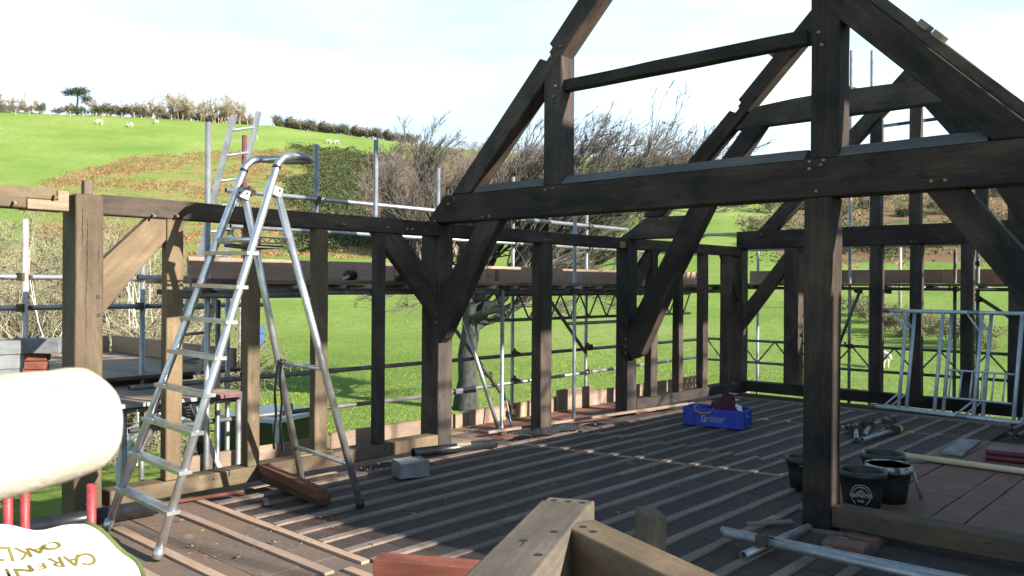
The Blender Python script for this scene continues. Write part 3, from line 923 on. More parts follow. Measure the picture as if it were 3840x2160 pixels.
def plant(name, label, cat, var, x, y, sc_=1.0, rz=0.0, group=None, zs=1.0, sink=0.0):
    """stand one of the prepared shrubs on the ground"""
    t = thing(name, label, cat, (x, y, gz(x, y) - sink), group)
    for nm, me in var:
        o = bpy.data.objects.new(nm, me)
        COL.objects.link(o)
        o.parent = t
        o.rotation_euler = (0, 0, rz)
        o.scale = (sc_, sc_, sc_ * zs)
    return t
def variant(nm, args, stem_mat, twig_mat, leaves=None):
    (Vs, Fs), (Vt, Ft) = shrub(**args)
    v = [('stem', np_mesh(nm + '_stem', Vs, Fs, stem_mat)), ('crown', np_mesh(nm + '_crown', Vt, Ft, twig_mat))]
    if leaves:
        n, s, mat = leaves
        Vl, Fl = leaf_cloud(Vt, n, s, nm, mat)
        v.append(('foliage', np_mesh(nm + '_foliage', Vl, Fl, mat)))
    return v
def hillside_plants():
    tan = [variant('hedge_tree', dict(h=7.4, w=8.5, n0=8, m1=7, m2=7, m3=4, wind=.05 * WIND, r0=.16, rt=.034, up=.34, jit=.13), 'twig_tan', 'twig_tan') for _ in range(3)]
    thin = [variant('thin_tree', dict(h=8.6, w=6, n0=4, m1=7, m2=7, m3=4, wind=.08 * WIND, r0=.15, rt=.045, up=.35), 'twig_tan', 'twig_tan')]
    hedge = [variant('hedge', dict(h=5.0, w=6.0, n0=11, m1=8, m2=7, m3=5, wind=.10 * WIND, r0=.11, rt=.042, up=.25), 'twig_tan', 'twig_pink', (900, .2, 'bramble')) for _ in range(3)]
    thorn = [variant('thorn', dict(h=6.5, w=5.5, n0=7, m1=7, m2=7, m3=4, wind=.03 * WIND, r0=.09, rt=.022, up=.35), 'twig_pink', 'twig_pink') for _ in range(3)]
    order = ['leftmost', 'second', 'third', 'fourth', 'fifth', 'sixth', 'seventh', 'eighth', 'ninth', 'tenth', 'eleventh', 'twelfth', 'thirteenth', 'fourteenth', 'fifteenth', 'sixteenth', 'seventeenth', 'eighteenth', 'nineteenth', 'twentieth']
    # trees on the skyline: degrees right of the view axis, metres out, scale, kind
    row = [(-32.2, 262, .95, 0), (-31.2, 263, .9, 1), (-30.2, 262, .7, 2), (-26.7, 260, .85, 3), (-24.2, 259, .95, 0), (-23.4, 258, 1.0, 1), (-22.7, 258, 1.2, 3), (-21.9, 257, 1.1, 1), (-21.2, 257, 1.2, 2), (-20.4, 257, 1.25, 0), (-19.6, 256, 1.2, 1), (-18.9, 255, 1.15, 2), (-18.1, 254, 1.05, 3), (-17.5, 254, .6, 2)]
    for i, (a, q, s, k) in enumerate(row):
        x, y = polar(a, q + 5)
        var = (tan + thin)[k]
        lab = '%s bare tan tree of the row on the left skyline behind the fence' % order[i]
        plant('hedge_tree', lab, 'tree', var, float(x), float(y), s, i * 1.3, 'bare trees along the left skyline')
    for i in range(13):
        a = -15.6 + i * .72
        x, y = polar(a, 262 - i * 1.0)
        plant('hedge_shrub', '%s wind-clipped shrub from the field gate along the skyline hedge' % (order[i].replace('leftmost', 'first')), 'shrub', hedge[i % 3], float(x), float(y), 1.0 - .02 * i, i * 2.1, 'hedge shrubs on the skyline')
    # low undergrowth along the left skyline
    for i in range(20):
        a = -31.8 + i * .73
        x, y = polar(a, 262)
        plant('undergrowth_shrub', '%s low brown shrub of undergrowth behind the fence on the left skyline' % order[i], 'shrub', hedge[(i + 1) % 3], float(x), float(y), (.55 if i < 7 else .75) + .1 * math.sin(i * 2.7), i * 1.7, 'undergrowth behind the skyline fence')
    # thicket left of the wind-bent tree: one tangled mass
    parts = []
    for i in range(46):
        a = rng.uniform(-9.4, 2.2); lo = 130 + max(0, a + 5) * 9
        q = lo + (212 - lo) * (i / 45) ** .8
        x, y = polar(a, q)
        (Vs, Fs), (Vt, Ft) = shrub(h=rng.uniform(5.0, 8.0), w=6.5, n0=7, m1=6, m2=6, m3=3, wind=.03 * WIND, r0=.08, rt=.032, up=.4)
        b = np.array([float(x), float(y), gz(float(x), float(y))])
        parts += [(Vs + b, Fs), (Vt + b, Ft)]
    for i in range(12):
        a = -8.8 + i * .62 + rng.uniform(-.2, .2)
        x, y = polar(a, rng.uniform(98, 122))
        (Vs, Fs), (Vt, Ft) = shrub(h=rng.uniform(10.0, 13.5), w=9, n0=7, m1=8, m2=8, m3=5, wind=.03 * WIND, r0=.15, rt=.026, up=.45, jit=.15)
        b = np.array([float(x), float(y), gz(float(x), float(y))])
        parts += [(Vs + b, Fs), (Vt + b, Ft)]
    V, F = join(parts)
    o = place('thorn_thicket', np_mesh('thorn_thicket', V, F, 'twig_pink'))
    tag(kind(o, 'stuff'), 'pinkish grey thicket of bare thorn on the hill left of the bare tree', 'thicket')
    br = [variant('bramble', dict(h=2.6, w=6.5, n0=10, m1=6, m2=5, m3=0, jit=.35, r0=.03, rt=.02, up=.05), 'twig_pink', 'twig_tan', (6000, .12, 'bramble'))]
    # the scrubby slope on the right
    scr = [variant('scrub', dict(h=4.5, w=6, n0=9, m1=8, m2=7, m3=5, jit=.28, r0=.07, rt=.03, up=.2), 'twig', 'twig_tan', (1500, .12, 'bramble')) for _ in range(2)]
    spots = [(16.5, 128), (18.4, 120), (20.2, 124), (22.0, 118), (24.0, 122), (26.5, 130), (15.5, 165), (17.5, 160), (19.6, 168), (21.5, 160), (23.4, 172), (25.4, 165), (27.6, 170), (29.6, 150), (18.3, 205), (21.0, 210), (24.0, 215), (27.0, 220), (30.4, 200)]
    for i, (a, q) in enumerate(spots):
        x, y = polar(a, q)
        part = 'lower' if q < 140 else ('middle' if q < 180 else 'upper')
        nth = order[[k_ for k_, (aa, qq) in enumerate(spots) if (qq < 140, qq < 180) == (q < 140, q < 180)].index(i)].replace('leftmost', 'first')
        plant('scrub_bush', '%s tangled bush from the left on the %s slope beyond the end wall' % (nth, part), 'bush', (scr + br[:1])[i % 3], float(x), float(y), .9, i * 1.4, 'bushes on the slope beyond the end wall, %s' % part)
    bank = [(22.6, 70), (23.6, 66), (24.6, 62), (26.4, 60), (27.8, 57), (29.0, 55)]
    for i, (a, q) in enumerate(bank):
        x, y = polar(a, q)
        plant('bank_bush', '%s low bush from the left along the bank seen through the end wall' % order[i].replace('leftmost', 'first'), 'bush', scr[i % 2], float(x), float(y), .42, i * 1.1, 'bushes on the field bank')
    # lichened scrub behind the left deck
    lich = [variant('hawthorn', dict(h=5.6, w=6.0, n0=9, m1=10, m2=8, m3=6, jit=.42, r0=.055, rt=.012, up=.05), 'twig', 'twig_pale') for _ in range(2)]
    spots = [(-33.0, 20.5, 1.0), (-30.0, 21.5, .98), (-27.6, 21.0, .93), (-25.0, 22.5, .90), (-23.6, 23.0, .62), (-22.2, 25.0, .42), (-32.0, 45, 1.5), (-31.5, 29, 1.2), (-29.5, 48, 1.5), (-27.0, 31, 1.15), (-26.8, 50, 1.45), (-25.5, 33, 1.0), (-24.3, 52, 1.35), (-21.8, 55, 1.2)]
    for i, (a, q, s) in enumerate(spots):
        x, y = polar(a, q)
        lab = '%s hawthorn from the left of the pale tangled scrub behind the left deck' % order[i].replace('leftmost', 'first') if i < 6 else '%s hawthorn from the left at the back of the scrub behind the left deck' % order[i - 6].replace('leftmost', 'first')
        plant('hawthorn_bush', lab, 'bush', lich[i % 2], float(x), float(y), s, i * 1.7, 'pale hawthorn scrub behind the left deck')
    sap = [variant('sapling', dict(h=6.2, w=2.0, n0=3, m1=5, m2=3, m3=2, jit=.2, r0=.022, rt=.007, up=.5), 'white_cloth', 'twig_pale')]
    for i, (a, q) in enumerate([(-24.6, 20), (-23.6, 21), (-28.8, 19.5)]):
        x, y = polar(a, q)
        plant('sapling', ['slim whitish sapling seen just right of the big left post', 'slim whitish sapling seen under the left brace', 'slim whitish sapling left of the big left post'][i], 'sapling', sap[0], float(x), float(y), .95, i * 2.0, 'saplings in the scrub')
    # pine on the skyline
    x, y = polar(-27.7, 262)
    x, y = float(x), float(y)
    t = thing('pine_tree', 'flat-topped dark pine standing alone on the left skyline', 'tree', (x, y, gz(x, y)))
    b = np.array([x, y, gz(x, y)])
    R3 = np.array([RX, RY, 0])
    V, F = polytube([b + np.array([0, 0, -.3]), b + np.array([0, 0, 2.2]), b + R3 * .2 + np.array([0, 0, 4.4]), b + R3 * .1 + np.array([0, 0, 6.6])], [.38, .32, .26, .1], 8)
    place('trunk', mesh_of('trunk', V, F, 'bark', True), t)
    P = []
    for (cx_, cz_, w_, h_, n_) in ((-.9, 6.3, 2.9, .75, 420), (1.1, 6.6, 2.6, .7, 380), (2.3, 4.4, 1.5, .7, 200), (-2.6, 5.9, 1.4, .4, 120), (.3, .9, 4.2, .9, 350)):
        c = rng.normal(0, 1, (n_, 3)) * np.array([w_ * .5, w_ * .35, h_ * .5])
        P.append(b + c[:, :1] * R3 + c[:, 1:2] * np.array([FX, FY, 0]) + np.array([0, 0, 1]) * (c[:, 2:] + cz_) + cx_ * R3)
    V, F = leaf_cloud(np.concatenate(P), 3800, .17, 'pine', 'pine')
    place('crown', np_mesh('crown', V, F, 'pine'), t)
hillside_plants()

def sheep_mesh():
    """one continuous body grown over a skeleton: trunk, neck, head, ears and four jointed legs"""
    pts = [(-.42, 0, .62), (-.2, 0, .66), (.12, 0, .66), (.36, 0, .68), (.52, 0, .72), (.66, 0, .66), (.80, 0, .52), (-.5, 0, .56),
           (-.36, .12, .45), (-.40, .13, .24), (-.37, .13, .03), (-.36, -.12, .45), (-.40, -.13, .24), (-.37, -.13, .03),
           (.34, .12, .45), (.33, .12, .24), (.34, .12, .03), (.34, -.12, .45), (.33, -.12, .24), (.34, -.12, .03)]
    ed = [(0, 1), (1, 2), (2, 3), (3, 4), (4, 5), (5, 6), (0, 7), (0, 8), (8, 9), (9, 10), (0, 11), (11, 12), (12, 13), (3, 14), (14, 15), (15, 16), (3, 17), (17, 18), (18, 19)]
    rr = [.25, .29, .29, .24, .16, .11, .06, .07, .11, .045, .035, .11, .045, .035, .10, .045, .035, .10, .045, .035]
    me = bpy.data.meshes.new('sheep_skeleton')
    me.from_pydata(pts, ed, [])
    o = bpy.data.objects.new('sheep_tmp', me)
    COL.objects.link(o)
    m = o.modifiers.new('skin', 'SKIN')
    for i, q in enumerate(rr):
        me.skin_vertices[0].data[i].radius = (q, q)
    me.skin_vertices[0].data[1].use_root = True
    o.modifiers.new('sub', 'SUBSURF').levels = 1
    dg = bpy.context.evaluated_depsgraph_get()
    res = bpy.data.meshes.new_from_object(o.evaluated_get(dg))
    bpy.data.objects.remove(o)
    res.materials.clear()
    res.materials.append(MAT['wool'])
    res.polygons.foreach_set('use_smooth', [True] * len(res.polygons))
    res.name = 'sheep'
    return res
SHEEP = sheep_mesh()
for (x, y, rz, s, lab) in ((88.5, 228.9, 2.6, 1.5, 'white sheep lying furthest left on the upper field'), (94.2, 223.3, .5, 1.4, 'white sheep second from left on the upper field'), (102.6, 226.8, .2, 1.2, 'white sheep close under the left skyline fence'),
                           (115.9, 197.8, 2.4, 1.3, 'white sheep just right of the scaffold ladder top'), (134.0, 190.6, 2.2, 1.35, 'left one of two white sheep grazing side by side below the hedge'), (135.9, 189.5, 2.5, 1.35, 'right one of two white sheep grazing side by side below the hedge'),
                           (42.9, 14.2, 4.0, .95, 'white sheep seen through the end wall beside the middle post')):
    o = place('sheep', SHEEP, None, Matrix.Translation((x, y, gz(x, y))) @ Matrix.Rotation(rz, 4, 'Z') @ Matrix.Scale(s, 4))
    tag(o, lab, 'sheep', 'sheep in the fields')

# fence and gate along the skyline, poles
def skyline_fence():
    t = thing('field_fence', 'wire fence on pale wooden posts along the left skyline', 'fence', tuple(float(v) for v in (*polar(-25, 257), 46)))
    prev = None
    for i in range(16):
        a = -32 + i * .95 + .15 * math.sin(i * 2.1)
        x, y = polar(a, 257.5)
        x, y = float(x), float(y)
        z = gz(x, y)
        box('fence_post', t, (x - .085, y - .085, z - .2), (x + .085, y + .085, z + 1.6 + .15 * math.sin(i * 1.7)), 'twig_tan', .02, 'z')
        if prev:
            for hz in (1.0, 1.6):
                V, F = polytube([(*prev[:2], prev[2] + hz), (x, y, z + hz)], .02, 4)
                place('wire', mesh_of('wire', V, F, 'galv_dark'), t)
        prev = (x, y, z)
    x0, y0 = (float(v) for v in polar(-17.1, 256)); x1, y1 = (float(v) for v in polar(-16.1, 256))
    z0, z1 = gz(x0, y0), gz(x1, y1)
    g = thing('field_gate', 'five-barred field gate on the skyline between trees and hedge', 'gate', (x0, y0, z0))
    for hz in (.35, .65, .95, 1.25, 1.55):
        V, F = polytube([(x0, y0, z0 + hz), (x1, y1, z1 + hz)], .05, 5)
        place('rail', mesh_of('rail', V, F, 'galv_dark'), g)
    for (x, y, z) in ((x0, y0, z0), (x1, y1, z1)):
        V, F = polytube([(x, y, z - .2), (x, y, z + 1.8)], .1, 6)
        place('gate_post', mesh_of('gate_post', V, F, 'galv_dark'), g)
skyline_fence()
def pole(x, y, h, lab, arms):
    z = gz(x, y)
    t = thing('utility_pole', lab, 'pole', (x, y, z))
    V, F = polytube([(x, y, z - .3), (x, y, z + h)], [.14, .10], 9)
    place('mast', mesh_of('mast', V, F, 'white_tube', True), t)
    for (hz, L) in arms:
        box('cross_arm', t, (x - .05, y - L, z + h - hz - .05), (x + .05, y + L, z + h - hz + .05), 'white_tube', .01, 'y', .7)
        for s in (-1, 1):
            V, F = polytube([(x + s * L * .6, y + s * L * .6, z + h - hz), (x + s * L * .6, y + s * L * .6, z + h - hz + .22)], .05, 6)
            place('insulator', mesh_of('insulator', V, F, 'block', True), t)
    return t
pole(12.4, 21.8, 3.9, 'pale electricity pole with dark box seen left of the third stud', [(.2, .3)])
box('transformer_box', bpy.data.objects['utility_pole'], (12.55, 21.5, -.2), (12.95, 21.9, .45), 'blue_paint', .03, 'z')
pole(69.2, 21.6, 6.4, 'thin white telegraph pole in the field seen through the end wall', [(.3, .7)])

# ------------------------------------------------------------------ floor of the frame
def board_mesh(L, W, H, mat, seed):
    """thin board with slightly ragged long edges; origin at its middle, local X along it"""
    q = random.Random(seed)
    n = max(2, int(L / .35))
    bm = bmesh.new()
    rows = []
    for i in range(n + 1):
        x = -L / 2 + L * i / n
        d0, d1 = q.uniform(-.004, .004), q.uniform(-.004, .004)
        dz = q.uniform(-.0015, .0015)
        rows.append([bm.verts.new((x, -W / 2 + d0, -H)), bm.verts.new((x, W / 2 + d1, -H)), bm.verts.new((x, W / 2 + d1, dz)), bm.verts.new((x, -W / 2 + d0, dz))])
    for a, b in zip(rows[:-1], rows[1:]):
        for k in range(4):
            bm.faces.new((a[k], a[(k + 1) % 4], b[(k + 1) % 4], b[k]))
    bm.faces.new(rows[0])
    bm.faces.new(rows[-1][::-1])
    return bm_mesh('board', bm, mat)
FLOOR = kind(box('floor', None, (-3.0, -2.0, -.34), (12.45, 6.24, -.055), 'floor_board', 0), 'structure')
def lay(name, x0, x1, y0, y1, top, h, mat, seed, along='x', skew=0.0):
    cxm, cym = (x0 + x1) / 2, (y0 + y1) / 2
    L, W = (x1 - x0, y1 - y0) if along == 'x' else (y1 - y0, x1 - x0)
    M = Matrix.Translation((cxm, cym, top)) @ Matrix.Rotation((0 if along == 'x' else math.pi / 2) + skew, 4, 'Z')
    return place(name, board_mesh(L, W, h, mat, seed), FLOOR, M)
def build_floor():
    s = 0
    near = [5.86 - .2705 * k for k in range(16)]
    far = [5.80 - .275 * k for k in range(13)]
    q = random.Random(3)
    for i, y in enumerate(near):
        x1 = 7.64 if y > 2.6 else 5.55
        if y < 2.0:
            x1 = 5.2
        cut = q.uniform(4.3, 6.4) if x1 > 6 else None
        spans = [(3.12, cut - .002), (cut + .002, x1)] if cut else [(3.12, x1)]
        for (a, b) in spans:
            s += 1
            lay('batten', a, b, y - .032, y + .032, .0 + q.uniform(-.003, .002), .045, 'batten', s, skew=q.uniform(-.0016, .0016))
        # insulation boards in the bay below this batten
        x = 3.12 - q.uniform(0, .9)
        while x < x1:
            b = min(x + 1.2, x1)
            a = max(x, 3.12)
            if b - a > .05:
                s += 1
                lay('floor_board', a + .002, b - .002, y - .2705 + .0325, y - .0325, -.014 + q.uniform(-.002, .002), .03, 'floor_board', s)
            x += 1.2
    for i, y in enumerate(far):
        a0 = 7.52 if y > 2.6 else 8.5
        b0 = 11.42
        cut = q.uniform(8.6, 10.6)
        for (a, b) in ((a0, cut - .002), (cut + .002, b0)):
            s += 1
            lay('batten', a, b, y - .032, y + .032, .0 + q.uniform(-.003, .002), .045, 'batten', s, skew=q.uniform(-.0016, .0016))
        x = a0 + .13 - q.uniform(0, .9)
        while x < b0:
            b = min(x + 1.2, b0)
            a = max(x, a0 + .13)
            if b - a > .05:
                s += 1
                lay('floor_board', a + .002, b - .002, y - .275 + .0325, y - .0325, -.014 + q.uniform(-.002, .002), .03, 'floor_board', s)
            x += 1.2
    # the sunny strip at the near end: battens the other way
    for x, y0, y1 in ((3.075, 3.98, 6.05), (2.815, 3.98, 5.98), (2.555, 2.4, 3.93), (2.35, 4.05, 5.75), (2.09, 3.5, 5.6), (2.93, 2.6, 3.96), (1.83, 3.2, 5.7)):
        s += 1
        lay('batten', x - .031, x + .031, y0, y1, .002, .018, 'batten_sunlit', s, 'y', skew=q.uniform(-.004, .004))
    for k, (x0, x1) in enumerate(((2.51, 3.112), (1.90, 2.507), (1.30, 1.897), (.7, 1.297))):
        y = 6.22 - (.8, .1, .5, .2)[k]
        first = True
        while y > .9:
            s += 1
            lay('floor_board', x0 + .0015, x1 - .0015, max(y - 1.2, .8) + .0015, (6.22 if first else y) - .0015, -.016 + q.uniform(-.0015, .0015),   .03, 'sunlit_board', s, 'y')
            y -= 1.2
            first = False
    # chipboard sheets right of the middle post
    for (y0, y1) in ((2.25, 2.62), (1.80, 2.24), (1.575, 1.795), (0.95, 1.57)):
        for (x0, x1) in ((6.02, 7.2), (7.205, 8.44)):
            s += 1
            lay('chipboard_sheet', x0, x1, y0, y1 - .006, .004, .05, 'chipboard', s)
    for (y0, y1) in ((2.20, 2.46), (1.62, 2.19)):
        s += 1
        lay('chipboard_sheet', 8.7, 10.1, y0, y1, .006, .05, 'chipboard', s)
    lay('edge_trim', 11.46, 11.52, 2.3, 6.05, .012, .06, 'deal', 900, 'y')
    lay('edge_trim', 11.72, 11.76, 2.4, 6.0, .03, .08, 'wet_oak', 901, 'y')
build_floor()

# ------------------------------------------------------------------ oak frame
FRAME = thing('oak_building', 'unroofed oak timber frame with trusses, posts and studs standing on the floor', 'timber frame', (5.7, 6.3, 0))
CYL = {}
def peg(parent, p, axis, rr=.0125, out=.018):
    key = ('peg', rr)
    if key not in CYL:
        V, F = [], []
        for i in range(8):
            a = 2 * math.pi * i / 8
            V += [(-.05, rr * math.cos(a), rr * math.sin(a)), (.014, rr * .93 * math.cos(a), rr * .93 * math.sin(a)), (.02, rr * .7 * math.cos(a), rr * .7 * math.sin(a))]
        for i in range(8):
            k = (i + 1) % 8
            F += [(i * 3, k * 3, k * 3 + 1, i * 3 + 1), (i * 3 + 1, k * 3 + 1, k * 3 + 2, i * 3 + 2)]
        F.append(tuple(i * 3 + 2 for i in range(8)))
        CYL[key] = mesh_of('peg', V, F, 'peg')
    Rm = Matrix.Rotation(math.pi, 4, 'Z') if axis == 'x' else Matrix.Rotation(-math.pi / 2, 4, 'Z')
    return place('peg', CYL[key], parent, Matrix.Translation(Vector(p)) @ Rm)
def hole(parent, p, axis, w=.014, h=.014):
    lo, hi = (p[0] - .0015, p[1] - w, p[2] - h), (p[0] + .004, p[1] + w, p[2] + h)
    if axis == 'y':
        lo, hi = (p[0] - w, p[1] - .0015, p[2] - h), (p[0] + w, p[1] + .004, p[2] + h)
    return box('peg_hole', parent, lo, hi, 'black_rubber', .003)
def notch_rafter(s, y, z):
    """outline of a principal rafter; s = 1 left slope, -1 right slope (mirrored about y = 3.5)"""
    pts = [(6.02, 2.552), (5.75, 2.552), (3.5, 4.80), (3.5, 5.07), (y - .11, z + .11), (y - .145, z + .075), (y - .105, z + .035), (y - .125, z + .015), (y - .06, z - .05), (y, z)]
    return pts if s > 0 else [(7.0 - a, b) for a, b in pts]
def mirror(pts):
    return [(7.0 - a, b) for a, b in pts][::-1]
def frame_truss_one():
    F_ = FRAME
    tie = prism('tie_beam', F_, 'x', 5.69, 5.895, [(6.37, 2.28), (6.34, 2.35), (6.12, 2.55), (.88, 2.55), (.66, 2.35), (.63, 2.28)], 'oak_dark', (1, 0), .008)
    # waney chamfer along the top arris, stopped by the posts
    for (a, b) in ((5.72, 4.825), (4.615, 2.425), (2.215, 1.28)):
        n = 14
        bm = bmesh.new()
        ring = []
        for i in range(n + 1):
            y = a + (b - a) * i / n
            w = .010 * math.sin(y * 5.1) + .006 * math.sin(y * 13)
            ring.append([bm.verts.new((5.69, y, 2.5505 )), bm.verts.new((5.765 + w, y, 2.628 + w * .4)), bm.verts.new((5.893, y, 2.63)), bm.verts.new((5.893, y, 2.5505))])
        for p, q in zip(ring[:-1], ring[1:]):
            for k in range(4):
                bm.faces.new((p[k], p[(k + 1) % 4], q[(k + 1) % 4], q[k]))
        bm.faces.new(ring[0]); bm.faces.new(ring[-1][::-1])
        Mr = Matrix.Rotation(math.pi / 2, 4, 'Z')
        bmesh.ops.transform(bm, matrix=Mr.inverted(), verts=bm.verts[:])
        place('waney_edge', bm_mesh('waney_edge', bm, 'oak_grey_blue'), tie, Mr)
    for (y, z) in ((4.79, 2.51), (4.70, 2.52), (5.57, 2.31), (5.48, 2.31), (5.96, 2.51), (6.05, 2.46), (2.38, 2.53), (2.38, 2.48), (2.28, 2.53), (2.30, 2.50), (2.33, 2.32), (1.59, 2.33), (1.51, 2.33), (6.25, 2.30)):
        peg(tie, (5.69, y, z), 'x')
    hole(tie, (5.69, 4.735, 2.385), 'x', .045, .008)
    hole(tie, (5.69, 2.315, 2.40), 'x', .045, .008)
    for s in (1, -1):
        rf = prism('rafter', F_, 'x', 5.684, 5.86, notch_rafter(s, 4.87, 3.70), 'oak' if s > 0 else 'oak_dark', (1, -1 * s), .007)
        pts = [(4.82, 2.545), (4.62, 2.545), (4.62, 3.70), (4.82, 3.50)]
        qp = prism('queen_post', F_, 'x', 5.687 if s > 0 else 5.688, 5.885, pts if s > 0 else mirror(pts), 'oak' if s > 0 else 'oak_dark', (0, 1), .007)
        for (y, z) in ((4.70, 3.33), (4.68, 3.42)):
            peg(qp, (5.687, y if s > 0 else 7 - y, z), 'x')
        for (y, z) in ((4.72, 3.68), (4.62, 3.76)):
            peg(rf, (5.684, y if s > 0 else 7 - y, z), 'x')
    prism('straining_rail', F_, 'x', 5.715, 5.82, [(4.62, 3.375), (2.42, 3.375), (2.42, 3.475), (4.62, 3.475)], 'oak_dark', (1, 0))
    prism('packing_strip', F_, 'x', 5.73, 5.855, [(1.0, 2.577), (2.45, 4.027), (2.40, 4.077), (.95, 2.627)], 'oak', (1, 1), .004)
    for k, (y, z) in enumerate(((1.64, 3.30), (1.555, 3.215))):
        prism('packing_block', F_, 'x', 5.70, 5.80, [(y, z), (y + .055, z + .055), (y + .025, z + .085), (y - .03, z + .03)], 'peg', (1, 1), .004)
    brace = [(5.40, 2.283), (5.67, 2.283), (6.24, 1.58), (6.24, 1.06), (6.15, 1.12)]
    for s in (1, -1):
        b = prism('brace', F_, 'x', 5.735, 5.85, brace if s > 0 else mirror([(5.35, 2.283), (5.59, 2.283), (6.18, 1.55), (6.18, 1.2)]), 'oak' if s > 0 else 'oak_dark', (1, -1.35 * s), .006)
    box('post', F_, (5.735, 6.24, -.12), (5.93, 6.51, 2.278), 'oak', .008, 'z')
    box('post', F_, (5.69, .57, -.12), (5.89, .82, 2.278), 'oak_dark', .008, 'z')
    box('post', F_, (5.692, 2.228, -.12), (5.888, 2.422, 2.278), 'oak_dark', .008, 'z')
    sill = box('sill_beam', F_, (5.715, .82, .0), (5.90, 2.227, .14), 'wet_oak', .01, 'y')
    for z in (1.36, 1.27):
        peg(bpy.data.objects['oak_building'], (5.735, 6.27, z), 'x')
frame_truss_one()
def frame_truss_two():
    F_ = FRAME
    x0 = 9.105
    for s in (1, -1):
        m = (lambda p: p) if s > 0 else mirror
        prism('rafter', F_, 'x', x0, x0 + .165, notch_rafter(s, 4.80, 3.77), 'oak_dark', (1, -1 * s), .007)
        prism('hammer_beam', F_, 'x', x0 + .002, x0 + .19, m([(6.42, 2.27), (5.97, 2.545), (5.30, 2.545), (5.50, 2.27)]), 'oak', (1, 0), .007)
        prism('raking_strut', F_, 'x', x0 - .003, x0 + .15, m([(6.24, .80), (6.24, 1.12), (5.75, 1.95), (5.33, 2.65), (4.85, 3.26), (4.62, 3.535), (4.36, 3.535), (4.60, 3.22), (5.03, 2.63), (5.55, 1.70), (6.03, .76), (6.17, .70)]), 'oak_dark', (1, -1.6 * s), .006)
        ym = 6.24 if s > 0 else .56
        p = box('post', F_, (9.11, ym, -.12), (9.32, ym + .2, 2.27), 'oak', .008, 'z')
        if s > 0:
            for z in (.95, .86, .77):
                peg(p, (9.11, 6.27, z), 'x')
            for (y, z) in ((6.05, 2.50), (5.97, 2.50)):
                peg(FRAME, (x0 - .004, 5.85, z), 'x') if y > 6 else peg(FRAME, (x0 - .004, 5.74, z + .01), 'x')
    prism('collar', F_, 'x', x0 + .01, x0 + .15, [(4.74, 3.535), (2.26, 3.535), (2.51, 3.77), (3.0, 3.80), (3.5, 3.81), (4.0, 3.80), (4.49, 3.77)], 'oak', (1, 0), .006)
    prism('packing_block', F_, 'x', x0 - .03, x0 + .09, [(4.20, 4.37), (4.26, 4.31), (4.31, 4.36), (4.25, 4.42)], 'peg', (1, -1), .004)
    # wind braces of the back bay
    prism('brace', F_, 'y', 6.262, 6.34, [(9.32, 1.55), (9.32, 1.85), (9.65, 2.146), (9.95, 2.146)], 'oak', (1, 1))
    prism('brace', F_, 'y', 6.262, 6.34, [(11.72, 2.146), (11.97, 2.146), (12.25, 1.78), (12.25, 1.40)], 'oak', (1, -1.3))
frame_truss_two()
MAT['split'] = plain('split_shadow_wood', (0.045, 0.025, 0.014), (0.022, 0.013, 0.008), 20, 0.95)
